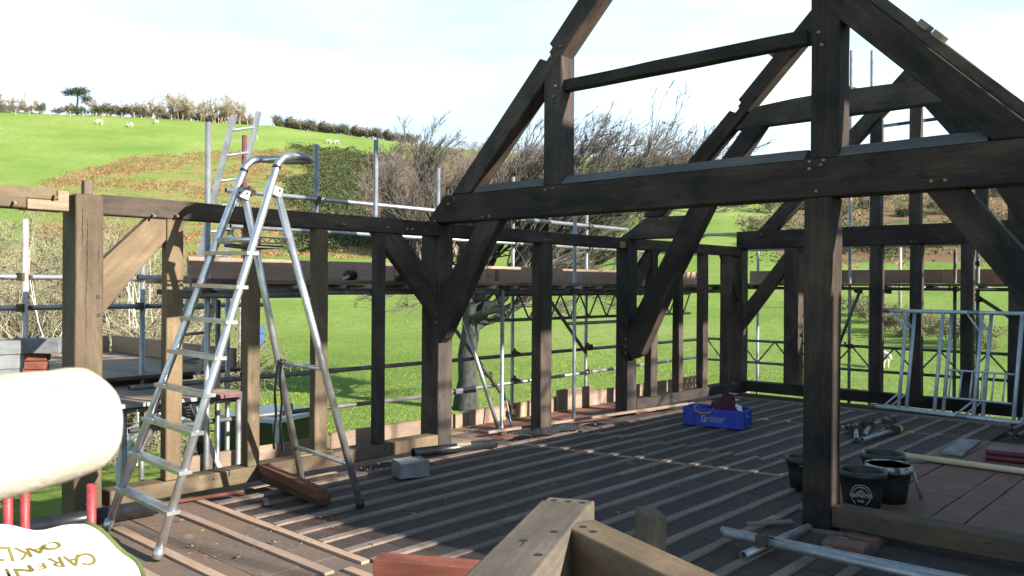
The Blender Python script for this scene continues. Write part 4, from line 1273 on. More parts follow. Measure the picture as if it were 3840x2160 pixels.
def frame_walls():
    F_ = FRAME
    # long wall
    lp = box('post', F_, (2.24, 6.20, -.10), (2.43, 6.45, 2.28), 'oak_pale', .008, 'z')
    hole(lp, (2.395, 6.20, 1.55), 'y'); hole(lp, (2.397, 6.20, 1.42), 'y')
    for k, (xa, z0, z1) in enumerate(((2.306, .25, 1.15), (2.312, 1.2, 1.72), (2.318, 1.66, 2.12), (2.285, 1.9, 2.2))):
        n = 18
        V, F = [], []
        for i in range(n + 1):
            z = z0 + (z1 - z0) * i / n
            w = .0028 * math.sin(math.pi * i / n) * (.6 + .4 * math.sin(i * 2.3 + k)) + .0003
            x = xa + .0016 * math.sin(i * .9 + k) + .0012 * math.sin(i * 2.9)
            V += [(x - w, 6.1968, z), (x + w, 6.1968, z)]
        F = [(2 * i, 2 * i + 1, 2 * i + 3, 2 * i + 2) for i in range(n)]
        place('drying_split', mesh_of('drying_split', V, F, 'split'), lp)
    box('tenon', lp, (2.315, 6.25, 2.281), (2.375, 6.31, 2.385), 'oak_rot', .005, 'z')
    pl = prism('wall_plate', F_, 'y', 6.205, 6.38, [(-1.5, 2.155), (1.93, 2.155), (1.93, 2.222), (2.12, 2.222), (2.12, 2.30), (-1.5, 2.30)], 'oak_pale', (1, 0), .006)
    pk = prism('plate_scarf', F_, 'y', 6.195, 6.385, [(1.932, 2.150), (2.195, 2.150), (2.195, 2.29), (2.122, 2.29), (2.122, 2.219), (1.932, 2.219)], 'peg', (1, 0), .004)
    for (x, z) in ((1.85, 2.19), (2.10, 2.25), (2.80, 2.17), (2.98, 2.18)):
        b = thing_peg(F_, x, 6.2 if x < 2.3 else 6.24, z)
    p1 = box('wall_plate', F_, (2.431, 6.24, 2.148), (5.55, 6.40, 2.29), 'oak', .008, 'x')
    prism('wall_plate', F_, 'y', 6.243, 6.402, [(5.552, 2.152), (5.733, 2.152), (5.733, 2.288), (5.552, 2.288)], 'oak', (1, 0), .005)
    box('scarf_block', F_, (5.50, 6.205, 2.15), (5.725, 6.239, 2.235), 'oak', .005, 'x')
    for x in (4.55, 5.06, 5.30, 5.37, 5.62):
        peg(p1, (x, 6.24, 2.20), 'y')
    hole(p1, (2.84, 6.24, 2.19), 'y')
    p2 = box('wall_plate', F_, (5.932, 6.242, 2.146), (9.108, 6.40, 2.288), 'oak', .008, 'x')
    box('wall_plate', F_, (9.322, 6.242, 2.146), (12.245, 6.40, 2.29), 'oak', .008, 'x')
    box('joint_wedge', F_, (8.90, 6.215, 2.15), (9.0, 6.241, 2.235), 'peg', .004, 'z')
    for x in (6.9, 7.40, 7.50, 8.2):
        peg(p2, (x, 6.242, 2.19), 'y')
    prism('brace', F_, 'y', 6.262, 6.345, [(2.432, 1.80), (2.78, 2.146), (3.09, 2.146), (2.95, 2.02), (2.70, 1.73), (2.432, 1.40)], 'oak_pale', (1, 1))
    prism('brace', F_, 'y', 6.262, 6.345, [(4.92, 2.146), (5.26, 2.146), (5.733, 1.68), (5.733, 1.30)], 'oak', (1, -1))
    for (a, b) in ((2.916, 3.045), (3.604, 3.717), (4.263, 4.393), (4.951, 5.051)):
        box('stud', F_, (a, 6.244, .132), (b, 6.34, 2.147), 'oak_pale' if a < 4.5 else 'oak', .006, 'z')
    box('post', F_, (7.35, 6.244, -.085), (7.55, 6.40, 2.145), 'oak', .008, 'z')
    box('packer', F_, (7.33, 6.23, -.13), (7.53, 6.40, -.086), 'oak_rot', .004, 'x')
    for (a, b) in ((9.68, 9.84), (10.40, 10.515), (11.08, 11.23), (11.80, 11.98)):
        box('stud', F_, (a, 6.244, .142), (b, 6.36, 2.145), 'oak', .006, 'z')
    s1 = box('sole_plate', F_, (2.50, 6.235, .005), (5.13, 6.41, .131), 'oak_pale', .008, 'x')
    s2 = box('sole_plate', F_, (5.132, 6.232, .005), (5.733, 6.408, .128), 'oak_pale', .008, 'x')
    box('sole_plate', F_, (9.322, 6.23, .0), (12.245, 6.41, .14), 'oak', .008, 'x')
    for x in (5.05, 4.5, 3.9, 3.3):
        hole(s1, (x, 6.235, .085), 'y', .009, .009)
    # end wall
    box('corner_post', F_, (12.252, 6.22, -.05), (12.47, 6.44, 2.255), 'oak', .008, 'z')
    tb = box('tie_beam', F_, (12.25, .66, 2.257), (12.46, 6.32, 2.54), 'oak_dark', .008, 'y')
    for y in (5.9, 5.0, 4.93, 4.87, 3.68, 3.63, 2.98, 2.9):
        peg(tb, (12.25, y, 2.30 if y < 5.5 else 2.48), 'x')
    for (a, b) in ((5.285, 5.524),):
        box('post', F_, (12.255, a, .16), (12.44, b, 2.255), 'oak', .008, 'z')
    for (a, b) in ((4.09, 4.24), (3.56, 3.70), (2.92, 3.06), (2.31, 2.50), (1.72, 1.86), (1.1, 1.24)):
        box('stud', F_, (12.256, a, .16), (12.42, b, 2.255), 'oak', .006, 'z')
    box('post', F_, (12.252, .58, -.05), (12.46, .8, 2.255), 'oak', .008, 'z')
    box('sole_plate', F_, (12.25, .8, .0), (12.45, 6.218, .158), 'oak_dark', .008, 'y')
    prism('brace', F_, 'x', 12.275, 12.36, [(6.22, .95), (6.22, 1.32), (5.47, 2.255), (5.22, 2.255), (5.80, 1.50)], 'oak', (1, -1.2))
    for s in (1, -1):
        pts = [(5.96, 2.542), (5.66, 2.542), (3.5, 4.70), (3.5, 5.0)]
        prism('rafter', F_, 'x', 12.262, 12.42, pts if s > 0 else mirror(pts), 'oak', (1, -1 * s), .006)
    for (a, b) in ((4.11, 4.26), (3.58, 3.73), (2.76, 2.90), (2.40, 2.52)):
        ym = (a + b) / 2
        top = lambda y: (8.20 - y) if y > 3.5 else (1.20 + y)
        prism('gable_stud', F_, 'x', 12.29, 12.41, [(b, 2.542), (a, 2.542), (a, top(a)), (b, top(b))], 'oak', (0, 1), .005)
def thing_peg(parent, x, y, z):
    """a peg left standing out of the timber"""
    V, F = polytube([(x, y + .03, z + .01), (x - .004, y - .05, z - .012)], [.011, .009], 8)
    return place('peg', mesh_of('peg', V, F, 'peg'), parent)
frame_walls()

# ------------------------------------------------------------------ scaffolding
def lattice(parent, plane, d, a0, a1, z0, z1, pitch=.42, mat='galv_dark'):
    """ladder beam: two chords with a zigzag web; a0..a1 along the wall"""
    P = (lambda a, z: (a, d, z)) if plane == 'y' else (lambda a, z: (d, a, z))
    lb = tube('lattice_chord', parent, P(a0, z0), P(a1, z0), .022, mat, 8)
    tube('lattice_chord', parent, P(a0, z1), P(a1, z1), .022, mat, 8)
    n = int(abs(a1 - a0) / pitch)
    for i in range(n):
        s0 = a0 + (a1 - a0) * i / n; s1 = a0 + (a1 - a0) * (i + 1) / n; sm = (s0 + s1) / 2
        tube('lattice_web', parent, P(s0, z0), P(sm, z1), .013, mat, 6)
        tube('lattice_web', parent, P(sm, z1), P(s1, z0), .013, mat, 6)
def scaffold_long_wall():
    S = thing('scaffold', 'steel tube scaffold with upper deck and toe boards outside the long wall', 'scaffold', (7.0, 7.0, -2.4))
    yi, yo = 6.66, 7.40
    inner = [(3.46, 3.02, 'galv'), (5.25, 3.11, 'galv'), (7.13, 1.6, 'galv'), (8.50, 3.15, 'galv'), (10.3, 1.6, 'galv_dark')]
    for x, top, m in inner:
        tube('standard', S, (x, yi, -2.42), (x, yi, top), mat=m)
    outer = [(4.22, 3.1, 'purple'), (5.05, 3.12, 'galv'), (6.78, 3.06, 'galv'), (8.12, 3.09, 'galv'), (9.72, 3.1, 'galv'), (11.4, 3.1, 'galv_dark'), (12.95, 3.0, 'galv_dark')]
    for x, top, m in outer:
        tube('standard', S, (x, yo, -2.42), (x, yo, top), mat=m)
        for z in (2.53, 2.20, .76, .40):
            coupler(S, (x + .01, yo - .045, z), .3)
    # guard rails of the upper deck, rails of the lower lift
    tube('guard_rail', S, (4.0, yo - .05, 2.545), (10.7, yo - .05, 2.53))
    tube('guard_rail', S, (4.05, yo - .05, 2.205), (13.2, yo - .05, 2.215), mat='galv')
    tube('ledger', S, (3.1, yo - .05, .735), (13.0, yo - .05, .735), mat='galv_dark')
    tube('ledger', S, (3.1, yo - .05, .36), (7.4, yo - .05, .335), mat='galv_dark')
    tube('ledger', S, (6.9, yo - .05, .36), (12.9, yo - .05, .43), mat='galv')
    tube('ledger', S, (3.35, yi + .05, 1.575), (12.6, yi + .05, 1.575), .0245, 'galv_dark')
    tube('ledger', S, (3.35, yo - .05, 1.575), (13.0, yo - .05, 1.575), .0245, 'galv_dark')
    x = 3.9
    k = 0
    while x < 12.9:
        tube('transom', S, (x, yi - .12, 1.625), (x, yo + .1, 1.625), .0242, 'galv' if k % 2 else 'galv_dark')
        x += .42 + .12 * math.sin(k * 2.3)
        k += 1
    q = random.Random(5)
    for j, y0 in enumerate((6.62, 6.855, 7.09)):
        x = 3.62 - .2 * j
        while x < 12.8:
            L = 3.0
            b = min(x + L, 12.95)
            box('scaffold_board', S, (x, y0, 1.652), (b - .006, y0 + .225, 1.69 + q.uniform(-.002, .002)), 'plank', .004, 'x')
            x = b
    # faded red banding and toe boards
    box('board_band', S, (3.30, 6.612, 1.650), (3.70, 6.619, 1.692), 'purple', .001)
    xs = [3.62, 6.05, 7.56, 8.74, 10.9, 13.0]
    for i in range(len(xs) - 1):
        box('toe_board', S, (xs[i] + .004, 7.325 + .004 * (i % 2), 1.692), (xs[i + 1] - .004, 7.363 + .004 * (i % 2), 1.897 - .004 * (i % 2)), 'toeboard', .004, 'x')
    # lower lift
    xs = [3.5, 5.2, 7.25, 7.7, 9.1, 10.6, 13.0]
    for i in range(len(xs) - 1):
        box('toe_board', S, (xs[i] + .004, 7.33 + .005 * (i % 2), -.098), (xs[i + 1] - .004, 7.368 + .005 * (i % 2), (.055, .075, .1, .105, .112, .11)[i]), 'deal' if i not in (2, 4) else 'toeboard', .004, 'x')
    box('toe_board', S, (8.95, 7.285, -.09), (9.75, 7.328, .20), 'plank', .004, 'x')
    for j, y0 in enumerate((6.43, 6.655, 6.88, 7.105)):
        x = 3.1 + .3 * j
        while x < 12.9:
            b = min(x + 3.4, 13.0)
            box('scaffold_board', S, (x, y0, -.138), (b - .006, y0 + .22, -.10 + q.uniform(-.002, .002)), 'chipboard' if 5.6 < x + 1 < 10 else 'plank', .004, 'x')
            x = b
    x = 3.4
    while x < 13:
        tube('transom', S, (x, yi - .15, -.166), (x, yo + .1, -.166), .0242, 'galv_dark')
        x += 1.15
    lattice(S, 'y', 7.36, 7.75, 12.6, 1.535, 1.20)
    tube('ledger', S, (9.15, 7.30, 1.12), (11.0, 7.30, 1.12), mat='galv')
    # bracing and the prop with its raker
    tube('brace_tube', S, (6.55, 7.30, 1.55), (8.05, 7.30, .02), mat='galv_dark')
    tube('brace_tube', S, (8.7, 7.28, 1.50), (9.55, 7.28, .70), mat='galv_dark')
    tube('brace_tube', S, (6.70, 6.86, 1.25), (7.10, 6.66, -.08), mat='galv')
    for (x, y, z) in ((7.11, 6.62, -.05), (8.02, 7.30, .06), (8.0, 7.27, .02), (7.6, 7.33, .52), (9.72, 7.33, .76), (9.6, 7.25, .78)):
        coupler(S, (x, y, z), 1.0)
    for (x, z) in ((3.46, 1.58), (5.25, 1.58), (8.5, 1.58), (4.22, 2.55)):
        coupler(S, (x + .02, yi + .01 if z < 2 else yo - .06, z), .5)
    box('tie_sleeve', S, (7.70, 7.31, 1.72), (7.76, 7.322, 1.86), 'galv_dark', .003)
    tube('standard', S, (4.33, 7.9, -2.42), (4.33, 7.9, 2.0), mat='galv')
scaffold_long_wall()
def scaffold_left():
    S = thing('scaffold', 'scaffold with two boarded decks behind the big left post', 'scaffold', (2.6, 8.0, -2.4))
    q = random.Random(9)
    x = -.2
    while x < 3.75:                                  # lower deck, boards running away from the wall
        bd = box('scaffold_board', S, (x, 6.76, .645), (x + .222, 10.2, .683 + q.uniform(-.003, .003)), 'plank', .004, 'y')
        box('end_band', bd, (x + .002, 6.752, .648), (x + .22, 6.759, .68), 'galv' if q.random() < .8 else 'purple', .001)
        x += .228
    x = 1.4
    while x < 4.4:                                   # upper deck further back
        bd = box('scaffold_board', S, (x, 7.95, .735), (x + .222, 11.2, .772 + q.uniform(-.003, .003)), 'plank', .004, 'y')
        box('end_band', bd, (x + .002, 7.942, .737), (x + .22, 7.949, .77), 'purple', .001)
        x += .228
    box('toe_board', S, (4.42, 7.95, .775), (4.46, 11.0, .98), 'deal', .004, 'y')
    box('toe_board', S, (1.0, 11.02, .775), (4.4, 11.06, .98), 'deal', .004, 'x')
    for (y, z) in ((6.9, .61), (8.4, .61), (10.0, .61), (8.1, .70), (9.8, .70)):
        tube('ledger', S, (-.5, y, z), (4.05, y, z), mat='galv' if z < .65 else 'galv_dark')
    for (x, y, top, m) in ((2.48, 8.0, 2.2, 'white_tube'), (3.52, 8.05, 1.95, 'galv'), (2.85, 6.85, .6, 'galv'), (3.86, 6.85, .62, 'galv'), (0.9, 6.85, .6, 'galv'), (1.0, 10.9, 2.2, 'galv'), (3.9, 7.3, 1.5, 'galv')):
        tube('standard', S, (x, y, -2.42), (x, y, top), mat=m)
    for z in (1.70, 1.43):
        tube('guard_rail', S, (-.8, 8.05, z), (4.9, 8.05, z), mat='galv')
        coupler(S, (2.48, 8.02, z), .4)
        coupler(S, (3.52, 8.06, z), .4)
    tube('brace_tube', S, (3.16, 6.88, .55), (2.5, 6.88, -.6), mat='galv_dark')
    tube('brace_tube', S, (3.42, 6.84, .62), (3.92, 6.84, -.55), mat='white_tube')
    # the end of the upper deck of the long wall
    tube('transom', S, (3.2, 6.7, 1.60), (4.3, 6.7, 1.60), mat='galv')
    tube('transom', S, (3.15, 6.62, 1.55), (4.6, 6.62, 1.55), mat='galv_dark')
    tube('transom', S, (3.2, 7.42, 1.70), (4.3, 7.42, 1.70), mat='galv')
scaffold_left()
def scaffold_end_wall():
    S = thing('scaffold', 'dark tube scaffold with toe board outside the far end wall', 'scaffold', (13.0, 4.0, -2.4))
    for (x, y, top, m) in ((12.9, 4.76, 5.29, 'galv'), (13.5, 4.66, 5.40, 'galv'), (12.9, 3.29, 2.2, 'galv_dark'), (12.9, 3.0, 2.6, 'galv_dark'), (12.9, 1.6, 3.2, 'galv'), (13.5, 2.6, 3.6, 'galv'), (12.9, 6.5, 2.6, 'galv_dark'), (13.6, 6.6, 2.6, 'galv')):
        tube('standard', S, (x, y, -2.4), (x, y, top), mat=m)
    for k, (y0, y1) in enumerate(((6.6, 5.2), (5.19, 3.55), (3.54, 1.2))):
        box('toe_board', S, (13.28 + .004 * (k % 2), y1, 1.725), (13.32 + .004 * (k % 2), y0, 1.93), 'toeboard', .004, 'y')
    for j, x in enumerate((12.72, 12.95)):
        y = .8
        while y < 6.6:
            b = min(y + 3.0, 6.6)
            box('scaffold_board', S, (x, y, 1.682), (x + .225, b - .006, 1.72), 'plank', .004, 'y')
            y = b
    tube('ledger', S, (12.86, .9, 1.64), (12.86, 6.8, 1.64), mat='galv_dark')
    tube('ledger', S, (13.35, .9, 1.64), (13.35, 6.8, 1.64), mat='galv_dark')
    for i in range(9):
        y = 1.0 + .66 * i
        tube('transom', S, (12.6, y, 1.665), (13.5, y, 1.665), .0242, 'galv_dark' if i % 3 else 'white_tube')
    tube('guard_rail', S, (13.3, 1.0, 2.30), (13.3, 7.0, 2.29), mat='galv')
    tube('guard_rail', S, (12.85, 3.2, 2.56), (12.85, 7.3, 2.545), mat='galv')
    tube('guard_rail', S, (12.86, 4.78, 4.72), (14.0, 4.2, 4.60), mat='galv_dark')
    tube('taped_rail', S, (12.9, 4.40, 4.07), (12.9, 1.2, 4.12), .026, 'striped')
    tube('ledger', S, (12.9, .9, 4.75), (12.9, 2.2, 4.74), mat='galv')
    coupler(S, (12.87, 4.33, 4.10), .3)
    lattice(S, 'x', 12.9, 1.0, 7.2, .76, .40, .62)
    tube('brace_tube', S, (12.88, 4.60, 1.6), (12.88, 4.92, .75), mat='galv_dark')
    tube('brace_tube', S, (12.88, 3.08, 1.60), (12.88, 1.7, .62), mat='galv_dark')
    for (y, z) in ((4.76, .76), (4.62, 1.60), (3.0, 1.5), (3.0, 2.0), (3.3, 1.64), (3.8, .76), (3.75, .42), (4.2, 1.6), (2.4, 1.62)):
        coupler(S, (12.87, y, z), 1.2)
scaffold_end_wall()

def scaffold_ladder():
    t = thing('scaffold_ladder', 'grey steel scaffold ladder leaning up through the left end of the upper deck', 'ladder', (3.8, 7.65, .77))
    b0, b1 = Vector((3.60, 7.62, .775)), Vector((3.89, 7.67, .775))
    t0, t1 = Vector((4.04, 7.28, 3.25)), Vector((4.33, 7.33, 3.34))
    for a, b in ((b0, t0), (b1, t1)):
        V, F = polytube([a, (a + b) / 2, b], [.033, .033, .033], 4)
        place('stile', mesh_of('stile', V, F, 'galv'), t)
    for i in range(10):
        s = .06 + i * .098
        tube('rung', t, b0.lerp(t0, s), b1.lerp(t1, s), .015, 'galv', 8)
scaffold_ladder()

# ------------------------------------------------------------------ stepladder
def step_ladder():
    t = thing('step_ladder', 'tall aluminium platform stepladder standing open on the floor', 'ladder', (3.0, 5.3, 0))
    fR, fL = (np.array([2.235, 4.90, .002]), np.array([3.10, 5.08, 2.33])), (np.array([2.275, 5.74, .002]), np.array([3.10, 5.53, 2.345]))
    top = []
    for (a, b) in (fR, fL):
        d = (b - a) / np.linalg.norm(b - a)
        p = [a, a + (b - a) * .5, b, b + d * .17, b + d * .22 + np.array([.03, 0, 0]), b + d * .24 + np.array([.09, .0, .004])]
        V, F = polytube(p, .027, 14)
        place('stile', mesh_of('stile', V, F, 'alu', True), t)
        top.append(p[-1])
        V, F = polytube([b + d * .13, b + d * .15], .0295, 14)
        place('collar', mesh_of('collar', V, F, 'black_rubber', True), t)
        V, F = polytube([a + d * .0, a + d * .07], .031, 12)
        place('foot', mesh_of('foot', V, F, 'alu', True), t)
    # knee rail bending over the platform
    r0, l0 = top
    mid = [r0, r0 + np.array([.14, .03, .005]), r0 + np.array([.22, .10, .0]), l0 + np.array([.22, -.10, .0]), l0 + np.array([.14, -.03, .005]), l0]
    V, F = polytube(mid, .027, 12)
    place('knee_rail', mesh_of('knee_rail', V, F, 'galv', True), t)
    V = [r0 + np.array([.0, .01, -.005]), l0 + np.array([.0, -.01, -.005]), l0 + np.array([.21, -.09, -.005]), r0 + np.array([.21, .09, -.005])]
    V += [v - np.array([0, 0, .01]) for v in V]
    place('tool_tray', mesh_of('tool_tray', V, [(0, 1, 2, 3), (7, 6, 5, 4), (0, 4, 5, 1), (1, 5, 6, 2), (2, 6, 7, 3), (3, 7, 4, 0)], 'alu'), t)
    rR, rL = (np.array([3.80, 4.975, .002]), np.array([3.16, 5.10, 2.29])), (np.array([3.90, 5.885, .002]), np.array([3.16, 5.53, 2.30]))
    for (a, b) in (rR, rL):
        d = (b - a) / np.linalg.norm(b - a)
        V, F = polytube([a, (a + b) / 2, b], .027, 14)
        place('rear_leg', mesh_of('rear_leg', V, F, 'alu', True), t)
        V, F = polytube([a, a + d * .055], .032, 12)
        place('foot', mesh_of('foot', V, F, 'black_rubber', True), t)
        box('hinge', t, tuple(b + np.array([-.085, -.028, -.03])), tuple(b + np.array([.03, .028, .045])), 'alu', .006, 'x', 0, (0, .3))
        for dx in (-.06, .0):
            V, F = polytube([b + np.array([dx, -.036, .01]), b + np.array([dx, .036, .01])], .008, 6)
            place('hinge_bolt', mesh_of('hinge_bolt', V, F, 'black_rubber'), t)
    # treads
    zs = [.26 + .228 * i for i in range(8)]
    for z in zs:
        s = z / 2.33
        a = fR[0] + (fR[1] - fR[0]) * s; b = fL[0] + (fL[1] - fL[0]) * s
        w, h = .042, .012
        e = (b - a) / np.linalg.norm(b - a)
        a2, b2 = a - e * .035, b + e * .035
        V = []
        for p in (a2, b2):
            V += [p + np.array([-w, 0, -h]), p + np.array([w, 0, -h]), p + np.array([w, 0, h]), p + np.array([-w, 0, h])]
        place('tread', mesh_of('tread', V, [(0, 1, 2, 3), (7, 6, 5, 4), (0, 4, 5, 1), (1, 5, 6, 2), (2, 6, 7, 3), (3, 7, 4, 0)], 'alu'), t)
        V, F = polytube([a - np.array([0, .030, 0]), a + np.array([0, .02, 0])], .012, 8)
        place('rung_socket', mesh_of('rung_socket', V, F, 'black_rubber'), t)
    # platform with its folded lattice side, rear cross bars
    zp = 1.95
    s = zp / 2.33
    a = fR[0] + (fR[1] - fR[0]) * s; b = fL[0] + (fL[1] - fL[0]) * s
    c = rR[0] + (rR[1] - rR[0]) * (zp / 2.29); d = rL[0] + (rL[1] - rL[0]) * (zp / 2.3)
    V, F = polytube([a, b], .018, 10)
    place('cross_bar', mesh_of('cross_bar', V, F, 'alu', True), t)
    for (p, q, m) in ((a, c, 'alu'), (b, d, 'alu')):
        for dz in (.018, -.018):
            V, F = polytube([p + np.array([0, 0, dz]), q + np.array([0, 0, dz])], .006, 6)
            place('platform_stay', mesh_of('platform_stay', V, F, 'black_rubber'), t)
        for k in range(6):
            p0 = p + (q - p) * k / 6 + np.array([0, 0, .018 if k % 2 else -.018]); p1 = p + (q - p) * (k + 1) / 6 + np.array([0, 0, -.018 if k % 2 else .018])
            V, F = polytube([p0, p1], .004, 5)
            place('stay_web', mesh_of('stay_web', V, F, 'black_rubber'), t)
    V = [a + np.array([.03, .04, -.03]), b + np.array([.03, -.04, -.03]), d + np.array([-.03, -.04, -.03]), c + np.array([-.03, .04, -.03])]
    V += [v - np.array([0, 0, .02]) for v in V]
    place('platform', mesh_of('platform', V, [(0, 1, 2, 3), (7, 6, 5, 4), (0, 4, 5, 1), (1, 5, 6, 2), (2, 6, 7, 3), (3, 7, 4, 0)], 'oak_rot'), t)
    for z in (.33, 1.04):
        p = rR[0] + (rR[1] - rR[0]) * z / 2.29; q = rL[0] + (rL[1] - rL[0]) * z / 2.3
        V, F = polytube([p, q], .017, 10)
        place('cross_bar', mesh_of('cross_bar', V, F, 'alu', True), t)
    return rR, rL
rR, rL = step_ladder()
def ladder_strap():
    t = thing('ratchet_strap', 'black webbing strap hanging from the rear bar of the stepladder', 'strap', (3.62, 5.75, .3))
    z0 = 1.04
    q = rL[0] + (rL[1] - rL[0]) * z0 / 2.3
    p = rR[0] + (rR[1] - rR[0]) * z0 / 2.29
    for k, s in enumerate((.02, .11)):
        c = q + (p - q) * s
        n = 14
        V, F = [], []
        for i in range(n + 1):
            z = z0 + .03 - (z0 - .33) * i / n
            w = .016 * (1 if i % 5 else .8)
            dx = .012 * math.sin(i * .9 + k * 2)
            for (u_, v_) in ((-w, -.002), (w, -.002), (w, .002), (-w, .002)):
                V.append((c[0] + dx + v_ - .022, c[1] + u_ + dx * .5 + .03 * (k == 0) * i / n - .02 * k * i / n, z))
        for i in range(n):
            for j in range(4):
                F.append((i * 4 + j, i * 4 + (j + 1) % 4, (i + 1) * 4 + (j + 1) % 4, (i + 1) * 4 + j))
        F += [(0, 1, 2, 3), tuple(n * 4 + j for j in (3, 2, 1, 0))]
        place('webbing', mesh_of('webbing', V, F, 'black_rubber'), t)
        V, F = polytube([c + np.array([-.024, -.018, 0]), c + np.array([0, -.018, .024]), c + np.array([.024, -.018, 0])], .012, 6)
        place('loop', mesh_of('loop', V, F, 'black_rubber'), t)
ladder_strap()

# ------------------------------------------------------------------ loose things on and round the floor
def block(p, size, rz, lab, mat='block', name='concrete_block', group=None, cat='block'):
    c = Vector(p)
    s = Vector(size) / 2
    bm = bmesh.new()
    bmesh.ops.create_cube(bm, size=2.0)
    for v in bm.verts:
        v.co = Vector((v.co.x * s.x, v.co.y * s.y, v.co.z * s.z))
    bmesh.ops.subdivide_edges(bm, edges=bm.edges[:], cuts=3, use_grid_fill=True)
    bmesh.ops.bevel(bm, geom=[e for e in bm.edges if e.calc_face_angle(0) > 1], offset=.006, segments=1, affect='EDGES')
    q = random.Random(int(p[0] * 100) + int(p[2] * 1000))
    for v in bm.verts:
        v.co += Vector((q.uniform(-1, 1), q.uniform(-1, 1), q.uniform(-1, 1))) * .0018
    o = place(name, bm_mesh(name, bm, mat), None, Matrix.Translation(c) @ Matrix.Rotation(rz, 4, 'Z'))
    return tag(o, lab, cat, group)
block((4.715, 5.48, .072), (.275, .205, .14), rad(-19.3), 'grey concrete block alone on the battened floor beside the black pipe')
# stacks on the left deck
k = 0
for z, nm in ((.683, 'bottom'), (.79, 'second'), (.897, 'third'), (1.004, 'fourth'), (1.111, 'fifth'), (1.218, 'top')):
    dx = .01 * math.sin(k * 2.2)
    if nm != 'top':
        block((1.93 + dx, 7.02, z + .053), (.42, .21, .104), rad(-3 + 2 * math.sin(k)), '%s grey concrete block of the stack nearest the left edge of the deck' % nm, group='blocks stacked on the left deck')
    else:
        block((1.86, 7.06, z + .045), (.215, .20, .088), rad(4), 'top grey concrete block of the stack nearest the left edge of the deck', group='blocks stacked on the left deck')
    k += 1
for i, z in enumerate((.79, .86, .93, 1.0)):
    block((2.42 + .01 * (i % 2), 7.60, z + .033), (.215, .105, .065), rad(-38), ['lowest', 'second lowest', 'second highest', 'highest'][i] + ' red brick of the small stack under a concrete block on the deck', 'brick', 'brick', 'bricks stacked on the left deck', 'brick')
block((2.42, 7.60, .7375 + .0), (.44, .215, .105), rad(-40), 'grey concrete block at the foot of the small brick stack on the deck')
block((2.45, 7.58, 1.066 + .06), (.43, .215, .118), rad(-42), 'grey concrete block lying on the small stack of red bricks')

def timber(name, lab, cat, p0, p1, w, h, mat, group=None, roll=0.0, bev=.004):
    """a straight length of sawn timber from p0 to p1 (centre line)"""
    p0, p1 = Vector(p0), Vector(p1)
    L = (p1 - p0).length
    x = (p1 - p0).normalized()
    y = Vector((0, 0, 1)).cross(x).normalized()
    z = x.cross(y)
    M = Matrix(((x.x, y.x, z.x, p0.x), (x.y, y.y, z.y, p0.y), (x.z, y.z, z.z, p0.z), (0, 0, 0, 1))) @ Matrix.Rotation(roll, 4, 'X')
    bm = bmesh.new()
    bmesh.ops.create_cube(bm, size=2.0)
    for v in bm.verts:
        v.co = Vector(((v.co.x + 1) * L / 2, v.co.y * w / 2, v.co.z * h / 2))
    bevel(bm, bev)
    o = place(name, bm_mesh(name, bm, mat), None, M)
    return tag(o, lab, cat, group)
timber('timber_offcut', 'lower wet dark timber of two stacked under the stepladder', 'timber', (3.75, 6.20, .04), (3.64, 5.20, .04), .10, .072, 'wet_oak')
timber('timber_offcut', 'upper reddish brown timber of two stacked under the stepladder', 'timber', (3.73, 6.20, .114), (3.55, 5.10, .114), .085, .072, 'redwood')
timber('lath', 'thin orange brown lath lying beside the sole plate behind the stepladder', 'lath', (2.62, 6.10, .014), (3.42, 5.98, .014), .035, .022, 'redwood')
timber('lath', 'long pale lath lying across the floor past the opening in the long wall', 'lath', (6.85, 6.62, -.035), (10.12, 5.94, .035), .05, .03, 'batten')
timber('lath', 'short pale batten offcut lying across the battens in front of the ladder', 'lath', (3.42, 5.66, .010), (3.34, 5.50, .010), .04, .014, 'batten')
timber('lath', 'short batten offcut at the foot of the middle post', 'lath', (5.35, 2.66, .012), (5.62, 2.46, .012), .045, .02, 'batten')
def pipe(p0, p1, rr, lab):
    t = thing('plastic_pipe', lab, 'pipe', p0)
    place('shell', tube_mesh((Vector(p1) - Vector(p0)).length, rr, 'black_pipe', 18), t, axisM(p0, p1))
    return t
pp = pipe((5.22, 6.03, .048), (6.12, 5.80, .048), .046, 'black plastic drain pipe lying at the foot of the long wall opening')
box('torn_label', pp, (5.66, 5.86, .062), (5.82, 5.90, .094), 'peg', .001, 'x', rad(-14), (-.3, 0))
pipe((1.75, 5.95, .058), (2.68, 5.87, .058), .056, 'shiny dark drain pipe lying behind the white sack under the stepladder')
timber('timber_offcut', 'reddish timber lying under the two joined oak beams in the foreground', 'timber', (2.80, 3.52, .10), (3.40, 2.48, .10), .13, .20, 'red_sealed')

def stub_post():
    V = Vector((.643, .766, 0))
    c = Vector((4.25, 2.74, 0))
    o = box('post_offcut', None, (c.x - .125, c.y - .06, .0), (c.x + .125, c.y + .06, .30), 'oak_rot', .006, 'z', math.atan2(.19, .16))
    tag(o, 'short squared oak offcut standing upright behind the foreground beams', 'timber')
stub_post()

